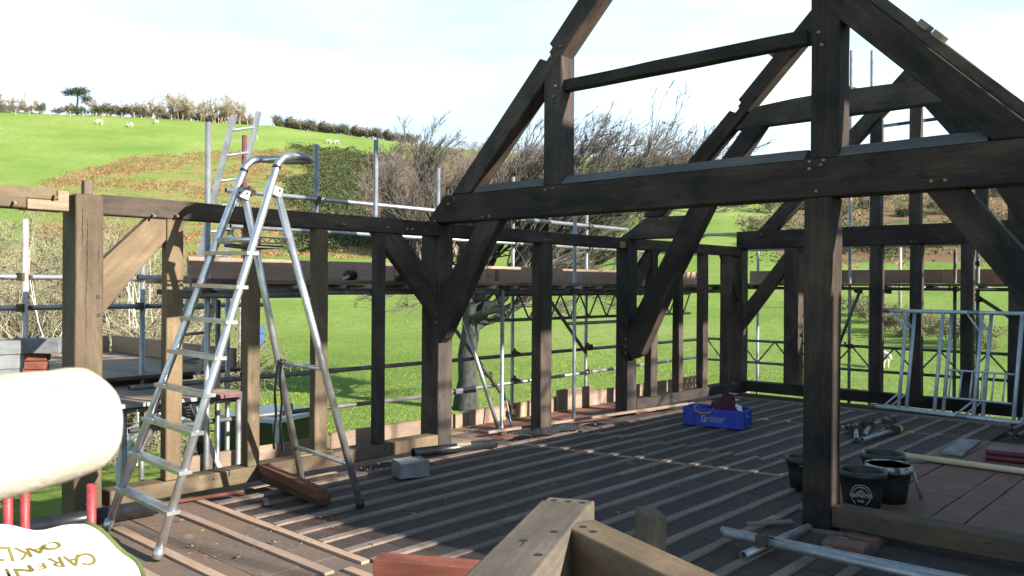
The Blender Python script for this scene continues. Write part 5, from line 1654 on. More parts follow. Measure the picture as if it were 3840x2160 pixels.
def oak_pair():
    t = thing('joined_oak_beams', 'two oak beams pegged together at an angle in the near foreground', 'timber', (2.2, 1.7, .65))
    zt = .85
    d1 = Vector((-.9, -.436, 0)).normalized()
    n1 = Vector((-d1.y, d1.x, 0))
    def slab(name, p, d, L, w, h, mat, ztop=zt):
        n = Vector((-d.y, d.x, 0))
        M = Matrix(((d.x, n.x, 0, p.x), (d.y, n.y, 0, p.y), (0, 0, 1, ztop), (0, 0, 0, 1)))
        bm = bmesh.new()
        bmesh.ops.create_cube(bm, size=2.0)
        for v in bm.verts:
            v.co = Vector(((v.co.x + 1) * L / 2, v.co.y * w / 2, (v.co.z - 1) * h / 2))
        bevel(bm, .008, 2)
        return place(name, bm_mesh(name, bm, mat), t, M)
    e1 = Vector((2.41, 1.925, 0))
    a = slab('main_beam', e1, d1, 1.9, .185, .17, 'oak_rot')
    slab('main_beam_tongue', e1 - d1 * .10, d1, .0999, .183, .11, 'oak_rot', zt - .012)
    d2 = Vector((-.335, -.942, 0)).normalized()
    b = slab('side_beam', Vector((2.262, 1.775, 0)) + d2 * .03, d2, 1.6, .135, .16, 'oak_pale', zt - .004)
    def drill(p, z):
        V, F = polytube([(p[0], p[1], z - .004), (p[0], p[1], z + .0012)], .0135, 10)
        place('peg_hole', mesh_of('peg_hole', V, F, 'black_rubber'), t)
    n2 = Vector((-d2.y, d2.x, 0))
    for s in (-.055, 0.0, .055):
        drill(e1 - d1 * .05 + n1 * s, zt - .012)
    drill(e1 + d1 * .38 + n1 * .05, zt); drill(e1 + d1 * .62 + n1 * .06, zt); drill(e1 + d1 * .50 - n1 * .02, zt)
    for s in (.10, .16):
        drill(Vector((2.262, 1.775, 0)) + d2 * s - n2 * .02, zt - .004)
oak_pair()
def trestle(c, rz, lab, h=.68):
    t = thing('trestle', lab, 'trestle', (c[0], c[1], 0))
    R_ = Matrix.Translation((c[0], c[1], 0)) @ Matrix.Rotation(rz, 4, 'Z')
    def bar(nm, p, q, w=.05):
        p, q = R_ @ Vector(p), R_ @ Vector(q)
        V, F = polytube([p, q], w, 4)
        place(nm, mesh_of(nm, V, F, 'deal'), t)
    bar('top_rail', (-.4, 0, h - .04), (.4, 0, h - .04), .05)
    for sx in (-.32, .32):
        for sy in (-.25, .25):
            bar('leg', (sx, sy, .0), (sx * .9, sy * .12, h - .05), .035)
trestle((1.25, 1.36), rad(116), 'wooden trestle under the foreground beams', .68)
trestle((1.83, .55), rad(20), 'wooden trestle under the side beam', .69)

# floor tubes
for i, (p, q, lab) in enumerate((((4.87, 2.60, .083), (5.0, .2, .083), 'upper of two grey scaffold tubes coupled side by side on the floor'),
                                 ((4.815, 2.55, .083), (4.86, .25, .083), 'lower of two grey scaffold tubes coupled side by side on the floor'),
                                 ((4.66, 2.345, .026), (5.52, 2.30, .026), 'short scaffold tube lying crosswise beneath two long tubes'))):
    t = thing('scaffold_tube', lab, 'tube', p, 'scaffold tubes on the floor')
    place('shell', tube_mesh((Vector(q) - Vector(p)).length, .0245, 'galv', 14), t, axisM(p, q))
    if i == 1:
        coupler(t, (4.83, 2.30, .095), .2)
tubes_pile = [((9.66, 3.66, .03), (10.2, 3.46, .05)), ((9.06, 3.26, .03), (9.62, 3.47, .05)), ((9.36, 3.28, .03), (9.86, 3.40, .07)), ((9.06, 3.20, .03), (9.98, 3.15, .03)), ((9.75, 3.52, .06), (10.25, 3.28, .08))]
labs = ['leftmost tube of the heap of short scaffold tubes behind the middle post', 'steepest of the short tubes at the front of the heap of scaffold tubes', 'middle short tube of the heap of scaffold tubes', 'nearest and longest tube of the heap of short scaffold tubes', 'rearmost tube of the heap of short scaffold tubes']
for i, ((p, q), lab) in enumerate(zip(tubes_pile, labs)):
    t = thing('short_tube', lab, 'tube', p, 'heap of short scaffold tubes')
    place('shell', tube_mesh((Vector(q) - Vector(p)).length, .0245, 'galv', 12), t, axisM(p, q))
    coupler(t, tuple(Vector(q) + Vector((-.03, .0, .012))), i * .7)
    coupler(t, tuple(Vector(q) + Vector((-.12, .02, .015))), i * 1.3)
    if i == 3:
        V, F = polytube([Vector(q) + Vector((.0, 0, 0)), Vector(q) + Vector((.11, -.01, 0))], .04, 10)
        place('yellow_cap', mesh_of('yellow_cap', V, F, 'yellow'), t)
for i, (p, q) in enumerate((((10.5, 2.13, .026), (11.5, 2.18, .026)), ((10.55, 2.05, .026), (11.6, 2.05, .026)), ((10.6, 2.11, .078), (11.6, 2.12, .078)))):
    t = thing('scaffold_tube', ['left', 'right', 'upper'][i] + ' tube of the bundle by the tower frames at the right edge', 'tube', p, 'tubes by the tower frames')
    place('shell', tube_mesh((Vector(q) - Vector(p)).length, .0245, 'galv_dark', 12), t, axisM(p, q))

def tower_frame(off, ys, ladder, lab):
    """aluminium access tower frame lying on its side against the end wall"""
    t = thing('tower_frame', lab, 'tower frame', (11.7 + off, 3.0, .0), 'aluminium tower frames')
    def pt(y, h):
        xb = 11.505 + .135 * (y - 2.25) + off
        return Vector((xb + (12.11 + off - xb) * h, y, .035 + 1.30 * h))
    for h, y0, y1 in ((1.0, 3.97 - off, 1.75), (0.0, 4.02 - off, 1.75)):
        tube('stile', t, pt(y0, h), pt(y1, h), .0265, 'alu_tower', 14)
        V, F = polytube([pt(y0 + .03, h), pt(y0 - .05, h)], .031, 12)
        place('end_plug', mesh_of('end_plug', V, F, 'galv_dark', True), t)
        V, F = polytube([pt(2.93, h), pt(2.80, h)], .029, 12)
        place('spigot', mesh_of('spigot', V, F, 'galv', True), t)
    for y in ys:
        tube('rung', t, pt(y - .02, .0), pt(y + .01, 1.0), .0235, 'alu_tower', 12)
    for (y, s) in ((ys[0], 1), (ys[2], 1)):
        tube('corner_brace', t, pt(y - .0, .80), pt(y + .20, 1.0), .0125, 'alu_tower', 8)
        tube('corner_brace', t, pt(y - .02, .17), pt(y + .20, .0), .0125, 'alu_tower', 8)
    if ladder:
        for h in (.43, .165):
            tube('ladder_rail', t, pt(3.10, h) - Vector((.03, 0, 0)), pt(2.31, h) - Vector((.03, 0, 0)), .0125, 'alu_tower', 8)
        for k in range(6):
            y = 3.04 - .125 * k
            tube('ladder_rung', t, pt(y, .165) - Vector((.03, 0, 0)), pt(y, .43) - Vector((.03, 0, 0)), .0115, 'alu_tower', 8)
tower_frame(.0, (3.68, 3.22, 2.75, 2.30, 1.84), True, 'front aluminium tower frame with a ladder section leaning against the end wall')
tower_frame(.075, (3.60, 3.13, 2.66, 2.20), False, 'rear aluminium tower frame leaning against the end wall')

def crate():
    t = thing('blue_crate', 'bright blue plastic stacking crate with white lettering on the floor', 'crate', (8.98, 4.85, 0))
    L, W, H = .74, .36, .205
    ang = math.atan2(-.74, .14)
    M0 = Matrix.Translation((8.985, 4.868, .004)) @ Matrix.Rotation(ang, 4, 'Z')
    bm = bmesh.new()
    def add(lo, hi):
        g = bmesh.ops.create_cube(bm, size=1.0)['verts']
        for v in g:
            v.co = Vector(((v.co.x + .5) * (hi[0] - lo[0]) + lo[0], (v.co.y + .5) * (hi[1] - lo[1]) + lo[1], (v.co.z + .5) * (hi[2] - lo[2]) + lo[2]))
    a, b = L / 2 - .015, W / 2 - .015
    add((-a, -b, 0), (a, b, .008))
    add((-a, -b, .008), (a, -b + .006, H)); add((-a, b - .006, .008), (a, b, H))
    add((-a, -b + .006, .008), (-a + .006, b - .006, H)); add((a - .006, -b + .006, .008), (a, b - .006, H))
    place('shell', bm_mesh('shell', bm, 'crate'), t, M0)
    bm = bmesh.new()
    for z0, z1, o in ((H - .035, H + .004, .014), (.0, .02, .006)):
        add((-a - o, -b - o, z0), (a + o, -b - .0005, z1)); add((-a - o, b + .0005, z0), (a + o, b + o, z1))
        add((-a - o, -b, z0), (-a - .0005, b, z1)); add((a + .0005, -b, z0), (a + o, b, z1))
    place('rim', bm_mesh('rim', bm, 'crate'), t, M0)
    for x in (-a, -.24, .18, .24, a - .02):
        box_local(t, M0, 'rib', (x, -b - .010, .02), (x + .014, -b - .0005, H - .035), 'crate')
        box_local(t, M0, 'rib', (x, b + .0005, .02), (x + .014, b + .010, H - .035), 'crate')
    for y in (-b, -.06, .05, b - .014):
        box_local(t, M0, 'rib', (a + .0005, y, .02), (a + .010, y + .014, H - .035), 'crate')
        box_local(t, M0, 'rib', (-a - .010, y, .02), (-a - .0005, y + .014, H - .035), 'crate')
    box_local(t, M0, 'hand_hole', (a + .0005, -.045, .115), (a + .003, .045, .145), 'white_print')
    # printed initials and lines of small print on the long side facing the camera
    yk = -b - .0016
    for (x0, x1, z0, z1) in ((-.135, -.125, .05, .125), (-.125, -.075, .115, .125), (-.125, -.09, .05, .06), (-.105, -.096, .035, .10), (-.096, -.045, .092, .10), (-.096, -.06, .066, .074)):
        box_local(t, M0, 'printed_mark', (x0, yk, z0), (x1, -b + .001, z1), 'white_print')
    for r_, z in enumerate((.10, .078, .056)):
        x = -.035
        q = random.Random(r_)
        while x < .13 - .012 * r_:
            w = q.uniform(.008, .022)
            box_local(t, M0, 'printed_mark', (x, yk, z), (x + w, -b + .001, z + .008), 'white_print')
            x += w + .005
    return M0
def box_local(parent, M0, name, lo, hi, mat):
    s = [(hi[i] - lo[i]) for i in range(3)]
    V = [(lo[0] + s[0] * i, lo[1] + s[1] * j, lo[2] + s[2] * k_) for i in (0, 1) for j in (0, 1) for k_ in (0, 1)]
    F = [(0, 1, 3, 2), (4, 6, 7, 5), (0, 4, 5, 1), (2, 3, 7, 6), (0, 2, 6, 4), (1, 5, 7, 3)]
    return place(name, mesh_of(name, V, F, mat), parent, M0)
MC = crate()
def lump(name, lab, cat, M, size, mat, seed, crump=.12, fr=7.0):
    """soft crumpled mass"""
    bm = bmesh.new()
    bmesh.ops.create_icosphere(bm, subdivisions=4, radius=1.0)
    q = np.random.default_rng(seed)
    ph = q.uniform(0, 6, 12)
    for v in bm.verts:
        c = v.co
        n = 1 + crump * (math.sin(c.x * fr + ph[0] + 2 * math.sin(c.y * 3 + ph[1])) + math.sin(c.y * fr * 1.3 + ph[2]) * .8 + math.sin(c.z * fr * 1.6 + ph[3] + c.x * 4) * .7) / 2
        v.co = Vector((c.x * n * size[0], c.y * n * size[1], max(c.z * n, -.75) * size[2]))
    o = place(name, bm_mesh(name, bm, mat, True), None, M)
    return tag(o, lab, cat)
lump('jacket', 'crumpled maroon jacket heaped in the blue crate and hanging over its side', 'jacket', MC @ Matrix.Translation((.09, -.03, .20)), (.15, .13, .12), 'maroon', 3, .2)
lump('jacket_bag', 'shiny maroon bag standing in the back of the blue crate', 'bag', MC @ Matrix.Translation((.10, .08, .25)), (.10, .07, .13), 'maroon', 5, .2)
lump('cloth', 'white rag sticking up at the right end of the blue crate', 'cloth', MC @ Matrix.Translation((.235, -.01, .20)), (.055, .045, .06), 'white_cloth', 8, .3)
o = bent('webbing_strap', None, [MC @ Vector(p) for p in ((-.22, .02, .17), (-.24, -.06, .215), (-.235, -.14, .215), (-.20, -.185, .17), (-.12, -.19, .145), (-.03, -.185, .16), (.0, -.14, .21), (.03, -.05, .2))], .015, 'strap_tan', 8)
tag(o, 'tan strap looped over the near side of the blue crate', 'strap')

def bucket(x, y, rim, h, lab, white=False, logo=False, handle=False):
    t = thing('bucket', lab, 'bucket', (x, y, .004), 'builders buckets')
    rb = rim * .78
    prof = [(.0, .004), (rb, .0), (rb + (rim - rb) * .5, h * .5), (rim, h - .05), (rim + .010, h - .048), (rim + .012, h), (rim - .006, h), (rim - .008, h - .02), (rb - .006, .012), (.0, .012)]
    lathe('body', t, prof, 'bucket', (x, y, .004), 36)
    if white:
        prof = [(rim + .0135, h - .046), (rim + .0135, h + .0015), (rim - .0075, h + .0015), (rim - .0095, h - .1), (rim - .0105, h - .1), (rim - .0085, h - .004), (rim + .0125, h - .004)]
        lathe('mortar_splash', t, prof, 'mortar', (x, y, .004), 36)
    if handle:
        P = [(x + rim * 1.03 * math.cos(a), y + rim * 1.03 * math.sin(a), h - .03 - .05 * math.sin((a - 3.0) / 3.14 * math.pi)) for a in np.linspace(3.0, 6.14, 16)]
        bent('handle', t, P, .004, 'galv', 6)
    if logo:
        # round white stamp with rafters and the word on the side turned to the camera
        base = math.atan2(-y, -x) - .05
        def S(a, z):
            q = rb + (rim - rb) * (z / (h - .05)) + .0012
            return (x + q * math.cos(base + a), y + q * math.sin(base + a), z + .004)
        cz, R0 = .125, .078
        def stroke(nm, P, w=.004):
            V, F = polytube([S(*p) for p in P], w, 5)
            place(nm, mesh_of(nm, V, F, 'white_print'), t)
        for q in (R0, R0 * .78):
            lim = (-.35, math.pi + .35) if q < R0 else (-1.0, math.pi + 1.0)
            stroke('stamp_ring', [(q / rim * math.cos(b), cz + q * math.sin(b)) for b in np.linspace(*lim, 26)], .0028)
        for k_ in (-1, 1):
            stroke('stamp_rafter', [(0, cz + .042), (k_ * .25, cz + .008)], .0024)
            stroke('stamp_rafter', [(0, cz + .030), (k_ * .16, cz + .006)], .002)
        stroke('stamp_rafter', [(0, cz + .03), (0, cz + .006)], .002)
        put_text(t, 'CARPENTER', lambda u_, v_: S(u_ / rim, cz - .016 + v_), .034, 'white_print')
        put_text(t, 'OAK', lambda u_, v_: S(u_ / rim, cz - .052 + v_), .026, 'white_print')
def text_mesh(s, size):
    cu = bpy.data.curves.new('txt', 'FONT')
    cu.body = s
    cu.size = size
    cu.align_x = 'CENTER'
    cu.offset = size * .018
    cu.resolution_u = 3
    o = bpy.data.objects.new('txt_tmp', cu)
    COL.objects.link(o)
    dg = bpy.context.evaluated_depsgraph_get()
    me = bpy.data.meshes.new_from_object(o.evaluated_get(dg))
    bpy.data.objects.remove(o)
    return me
def put_text(parent, s, fn, size, mat, name='lettering', thick=None):
    me = text_mesh(s, size)
    for v in me.vertices:
        v.co = Vector(fn(v.co.x, v.co.y))
    me.materials.clear()
    me.materials.append(MAT[mat])
    return place(name, me, parent)
MAT['mortar'] = plain('mortar_splash', (0.42, 0.44, 0.46), (0.06, 0.065, 0.07), 16, 0.85, 0, 0.3, 60, lo=.42, hi=.55)
bucket(6.36, 2.245, .163, .285, 'black bucket with a round white carpentry stamp beside the middle post', logo=True)
bucket(6.72, 2.17, .163, .285, 'black bucket with mortar-splashed white rim right of the stamped bucket', white=True)
bucket(7.16, 2.36, .165, .28, 'plain black bucket behind the white-rimmed bucket')
bucket(6.68, 2.83, .135, .255, 'black bucket with wire handle half hidden left of the middle post', handle=True)

def hammer():
    t = thing('claw_hammer', 'hammer with pale handle leaning upright against the white-rimmed bucket', 'hammer', (6.93, 2.02, 0))
    a, b = Vector((6.95, 2.00, .012)), Vector((6.885, 2.06, .285))
    V, F = polytube([a, a.lerp(b, .4), b], [.017, .014, .012], 8)
    place('handle', mesh_of('handle', V, F, 'galv', True), t)
    V, F = polytube([b + Vector((-.05, .04, -.005)), b + Vector((-.01, .01, .012)), b + Vector((.03, -.03, .012)), b + Vector((.09, -.09, -.004))], [.016, .017, .014, .006], 8)
    place('head', mesh_of('head', V, F, 'galv_dark', True), t)
hammer()
o = tube('wooden_pole', None, (8.48, 2.66, .035), (8.49, .4, .035), .029, 'cream_pole', 14)
tag(o, 'long planed cream pole lying across the boards behind the buckets', 'pole')
o = box('plank_offcut', None, (8.93, 2.235, .010), (9.90, 2.43, .034), 'plaster_board', .004, 'x', rad(4))
tag(o, 'board splashed with white plaster lying behind the cream pole', 'board')
def tool_case():
    t = thing('tool_case', 'dark red plastic tool case lying flat on the boards', 'case', (9.1, 1.78, .01))
    M0 = Matrix.Translation((9.13, 1.80, .012)) @ Matrix.Rotation(rad(8), 4, 'Z')
    for nm, z0, z1 in (('base', 0.0, .048), ('lid', .052, .10)):
        bm = bmesh.new()
        bmesh.ops.create_cube(bm, size=1.0)
        for v in bm.verts:
            v.co = Vector((v.co.x * .34, v.co.y * .46, (v.co.z + .5) * (z1 - z0) + z0))
        bevel(bm, .016, 3)
        place(nm, bm_mesh(nm, bm, 'case', False), t, M0)
    box_local(t, M0, 'seam', (-.165, -.225, .047), (.165, .225, .053), 'black_rubber')
    P = [M0 @ Vector(p) for p in ((-.05, -.23, .05), (-.045, -.27, .05), (.045, -.27, .05), (.05, -.23, .05))]
    V, F = polytube(P, .011, 8)
    place('handle', mesh_of('handle', V, F, 'case', True), t)
    for x in (-.11, .11):
        box_local(t, M0, 'latch', (x - .02, -.236, .03), (x + .02, -.2295, .07), 'black_rubber')
tool_case()
# things in the pit by the sill
block((5.78, 2.0, -.035), (.30, .21, .06), rad(3), 'flat brown brick slab under the sill beam in the pit', 'chipboard', 'brick_slab', None, 'brick')
block((5.38, 2.0, -.015), (.16, .26, .07), rad(5), 'brown brick slab lying in front beneath the two floor tubes', 'chipboard', 'brick_slab', None, 'brick')
timber('timber_offcut', 'short packing offcut beside the foot of the middle post', 'timber', (5.56, 2.30, -.02), (5.63, 2.10, -.02), .05, .05, 'oak_rot')
timber('lath', 'pale lath leaning beneath the sill beam beside the middle post', 'lath', (5.66, 2.16, -.03), (5.85, 1.93, .0), .03, .02, 'batten')

# tools on the upper deck and by the opening
def mallet():
    t = thing('mallet', 'black headed mallet lying on the upper scaffold deck', 'mallet', (5.0, 6.8, 1.69))
    V, F = polytube([(4.99, 6.80, 1.745), (5.005, 6.80, 1.745), (5.09, 6.795, 1.745), (5.105, 6.795, 1.745)], [.042, .05, .05, .042], 14)
    place('head', mesh_of('head', V, F, 'black_rubber', True), t)
    V, F = polytube([(5.045, 6.80, 1.745), (4.95, 6.72, 1.722), (4.86, 6.66, 1.708)], [.015, .016, .018], 8)
    place('handle', mesh_of('handle', V, F, 'cream_pole', True), t)
mallet()
def drill_tool():
    t = thing('cordless_drill', 'cordless drill with red and black battery standing on the upper deck', 'drill', (5.70, 6.8, 1.69))
    bx = box('battery', t, (5.645, 6.76, 1.692), (5.755, 6.84, 1.735), 'black_rubber', .008)
    box('battery_top', t, (5.65, 6.765, 1.736), (5.75, 6.835, 1.757), 'red_paint', .006)
    V, F = polytube([(5.70, 6.80, 1.757), (5.695, 6.80, 1.80), (5.69, 6.80, 1.86)], [.02, .019, .022], 10)
    place('handle', mesh_of('handle', V, F, 'black_rubber', True), t)
    V, F = polytube([(5.76, 6.80, 1.885), (5.66, 6.80, 1.89), (5.60, 6.80, 1.892), (5.57, 6.80, 1.892)], [.034, .034, .024, .016], 12)
    place('motor_body', mesh_of('motor_body', V, F, 'red_paint', True), t)
drill_tool()
def sticks():
    for i, (p, q) in enumerate((((4.12, 6.275, .142), (4.46, 6.262, .142)), ((4.14, 6.30, .142), (4.45, 6.30, .142)), ((4.10, 6.325, .143), (4.47, 6.33, .143)), ((4.13, 6.285, .161), (4.45, 6.29, .161)), ((4.15, 6.312, .161), (4.46, 6.306, .161)))):
        V, F = polytube([p, q], [.011, .010], 7)
        o = place('oak_peg', mesh_of('oak_peg', V, F, 'peg', True))
        tag(o, ['nearest', 'middle', 'rearmost', 'upper front', 'upper rear'][i] + ' loose oak peg of the bundle lying on the sole plate', 'peg', 'bundle of oak pegs on the sole plate')
sticks()
def pick():
    t = thing('long_handled_tool', 'thin blue and green handled tool standing in the long wall opening', 'tool', (7.56, 6.89, -.1))
    a, b = Vector((7.56, 6.89, -.095)), Vector((7.62, 7.10, .42))
    for nm, s0, s1, m in (('lower_grip', 0, .35, 'blue_paint'), ('shaft', .35, .62, 'white_tube'), ('upper_grip', .62, 1, 'cyan_rod')):
        V, F = polytube([a.lerp(b, s0), a.lerp(b, s1)], .011, 8)
        place(nm, mesh_of(nm, V, F, m, True), t)
    V, F = polytube([a + Vector((-.03, .02, .0)), a + Vector((0, 0, .012)), a + Vector((.12, -.06, .004))], [.008, .016, .006], 6)
    place('head', mesh_of('head', V, F, 'steel_rust', True), t)
pick()
def plastic_sheet():
    n, m = 22, 14
    V, F = [], []
    q = np.random.default_rng(2)
    for i in range(n):
        for j in range(m):
            x = 6.75 + .95 * i / (n - 1); y = 5.86 + .32 * j / (m - 1) + .04 * math.sin(i * .7) - .05 * i / n
            V.append((x, y, .016 + .012 * abs(math.sin(i * 1.9 + j * 1.3) * math.sin(j * .9 + i * .6)) + q.uniform(0, .006)))
    for i in range(n - 1):
        for j in range(m - 1):
            F.append((i * m + j, (i + 1) * m + j, (i + 1) * m + j + 1, i * m + j + 1))
    o = place('plastic_sheet', mesh_of('plastic_sheet', V, F, 'plastic_sheet', False))
    s = o.modifiers.new('thick', 'SOLIDIFY'); s.thickness = .003
    tag(o, 'crumpled dark plastic sheet at the foot of the free-standing wall post', 'sheet')
plastic_sheet()
def crumbs():
    """chips and offcuts strewn on the floor"""
    n = 5200
    x = rng.uniform(2.0, 7.5, n); y = rng.uniform(2.6, 6.1, n)
    keep = (np.sin(x * 2.3 + 1) * np.sin(y * 2.9) + .3 * rng.normal(0, 1, n)) > .25
    x, y = x[keep], y[keep]
    n = len(x)
    th = rng.uniform(0, np.pi, n); s = rng.uniform(.003, .011, n)
    a = np.stack([np.cos(th) * s, np.sin(th) * s, np.zeros(n)], -1); b = np.stack([-np.sin(th) * s * .4, np.cos(th) * s * .4, rng.uniform(.0, .004, n)], -1)
    c = np.stack([x, y, np.full(n, .006)], -1)
    V = np.stack([c - a, c - b, c + a, c + b], 1).reshape(-1, 3)
    F = np.arange(n)[:, None] * 4 + np.arange(4)[None]
    q = random.Random(12)
    for (x, y) in ((4.9, 5.62), (5.1, 5.42), (5.45, 5.55), (5.6, 5.35), (4.6, 4.9), (5.3, 5.0), (5.8, 4.7), (3.95, 4.55), (4.4, 4.7), (8.3, 5.85), (8.6, 5.75), (8.2, 5.65), (8.0, 5.95), (2.6, 4.6), (2.5, 5.0), (2.9, 4.7), (2.72, 5.6), (3.3, 4.2), (6.0, 3.6), (6.4, 4.1), (7.0, 4.6), (5.9, 5.2), (5.0, 3.5), (4.8, 3.9)):
        w, l, h, th = q.uniform(.004, .010), q.uniform(.010, .032), q.uniform(.004, .009), q.uniform(0, 3)
        ca, sa = math.cos(th), math.sin(th)
        P = [(x + u_ * ca - v_ * sa, y + u_ * sa + v_ * ca, z_) for z_ in (.001, h) for (u_, v_) in ((-l, -w), (l, -w), (l, w), (-l, w))]
        F = np.concatenate([F, np.array([(3, 2, 1, 0), (4, 5, 6, 7), (0, 1, 5, 4), (1, 2, 6, 5), (2, 3, 7, 6), (3, 0, 4, 7)]) + len(V)])
        V = np.concatenate([V, np.array(P)])
    o = place('sawdust', np_mesh('sawdust', V, F, 'peg'))
    tag(kind(o, 'stuff'), 'pale wood chips, shavings and sawdust strewn over the floor', 'sawdust')
crumbs()

# ------------------------------------------------------------------ near left: sack, foam-wrapped pole, red tubes
def sack():
    t = thing('merchant_sack', 'white sack with olive lettering, green trim and blue side at the lower left', 'sack', (.9, 3.0, 0))
    def Zs(x, y):
        z = .70 + .5 * (min(y, 3.3) - 3.1)
        z += .012 * math.sin(x * 9 + y * 4) + .008 * math.sin(x * 21 - y * 13) + .004 * math.sin(x * 37 + 3 * math.sin(y * 11)) + .003 * math.sin(y * 53 + x * 17) 
        e = max(0, y - 3.24 - .2 * (1.0 - x))
        z -= 5 * e * e
        z -= 1.3 * max(0, x - 1.22) ** 1.5
        return z
    def X1(y):
        return 1.30 + .018 * math.sin(y * 17) + .03 * (3.0 - y)
    n, m = 40, 34
    V, F = [], []
    ys = np.linspace(2.35, 3.42, m)
    for j, y in enumerate(ys):
        x1 = X1(y) - max(0, y - 3.15) * .35
        for i in range(n):
            x = .05 + (x1 - .05) * (i / (n - 1))
            yy = y - max(0, .14 * (x - .9)) * max(0, (y - 2.9) / .5)
            V.append((x, yy, Zs(x, yy)))
    for j in range(m - 1):
        for i in range(n - 1):
            F.append((j * n + i, j * n + i + 1, (j + 1) * n + i + 1, (j + 1) * n + i))
    place('top_sheet', mesh_of('top_sheet', V, F, 'sheet', True), t)
    edge = [V[j * n + n - 1] for j in range(m)] + [V[(m - 1) * n + i] for i in range(n - 2, -1, -1)]
    P = np.array(edge)
    Ve, Fe = polytube(P + np.array([0, 0, .002]), .0085, 6)
    place('green_trim', mesh_of('green_trim', Ve, Fe, 'piping', True), t)
    # blue side wall falling to the floor from the whole rim
    rim = edge + [V[j * n] for j in range(m - 2, -1, -1)] + [V[i] for i in range(1, n - 1)]
    c = np.mean(np.array(rim), axis=0)
    k_ = len(rim)
    W, G = [], []
    for q, (s, zf) in enumerate(((.995, .99), (1.03, .8), (1.07, .45), (1.04, .012))):
        for i, p in enumerate(rim):
            bul = 1 + .02 * math.sin(i * .7 + q)
            W.append((c[0] + (p[0] - c[0]) * s * bul, c[1] + (p[1] - c[1]) * s * bul, p[2] * zf))
    for q in range(3):
        for i in range(k_):
            a = (i + 1) % k_
            G.append((q * k_ + i, q * k_ + a, (q + 1) * k_ + a, (q + 1) * k_ + i))
    place('side_wall', mesh_of('side_wall', W, G, 'sheet_blue', True), t)
    def letters(chars, y0):
        for (ch, x0, size, dy) in chars:
            def fn(u_, v_, x0=x0, y0=y0 + dy):
                x = x0 - u_; y = y0 - .894 * (v_ - size * .35)
                return (x, y, Zs(x, y) + .0035)
            put_text(t, ch, fn, size, 'gold_print')
    letters([('C', 1.155, .078, 0), ('A', 1.105, .078, 0), ('R', 1.053, .078, 0), ('E', 1.003, .058, -.01), ('N', .950, .078, 0), ('T', .905, .078, 0), ('E', .860, .078, 0), ('R', .81, .078, 0)], 3.063)
    letters([('O', 1.063, .078, 0), ('A', 1.020, .078, 0), ('K', .975, .078, 0), ('L', .925, .078, 0), ('T', .885, .078, 0), ('D', .84, .078, 0)], 3.143)
sack()
def foam_pole():
    t = thing('padded_pole', 'thick pale padded pole end jutting in at the left edge close by', 'pole', (.2, .77, 1.5))
    a, b = np.array([.307, .814, 1.522]), np.array([.187, .764, 1.520])
    d = (b - a) / np.linalg.norm(b - a)
    s = [0, .004, .012, .024, .04, .08, .14, .20, .30, .45]
    rr = [.040, .045, .0485, .0505, .051, .051, .050, .051, .0505, .051]
    V, F = polytube([a + d * q for q in s], rr, 36)
    V = np.array(V)
    V += .0007 * np.sin(V * 260 + np.array([0, 1, 2])) + .0012 * np.sin(V[:, ::-1] * 90)
    place('padding', mesh_of('padding', V, F, 'foam', True), t)
    V, F = polytube([a + d * .45, a + d * .6], .024, 14)
    place('core_tube', mesh_of('core_tube', V, F, 'galv', True), t)
foam_pole()
for i, (x, y) in enumerate(((1.45, 4.93), (1.51, 4.86), (1.755, 4.62))):
    o = tube('red_tube', None, (x, y, .0), (x, y, .66 - .04 * i), .0242, 'red_paint', 14)
    tag(o, ['left tube of the pair of red painted tubes standing behind the white sack', 'right tube of the pair of red painted tubes standing behind the white sack', 'single red painted tube standing between the sack and the big left post'][i], 'tube', 'red tubes behind the sack')

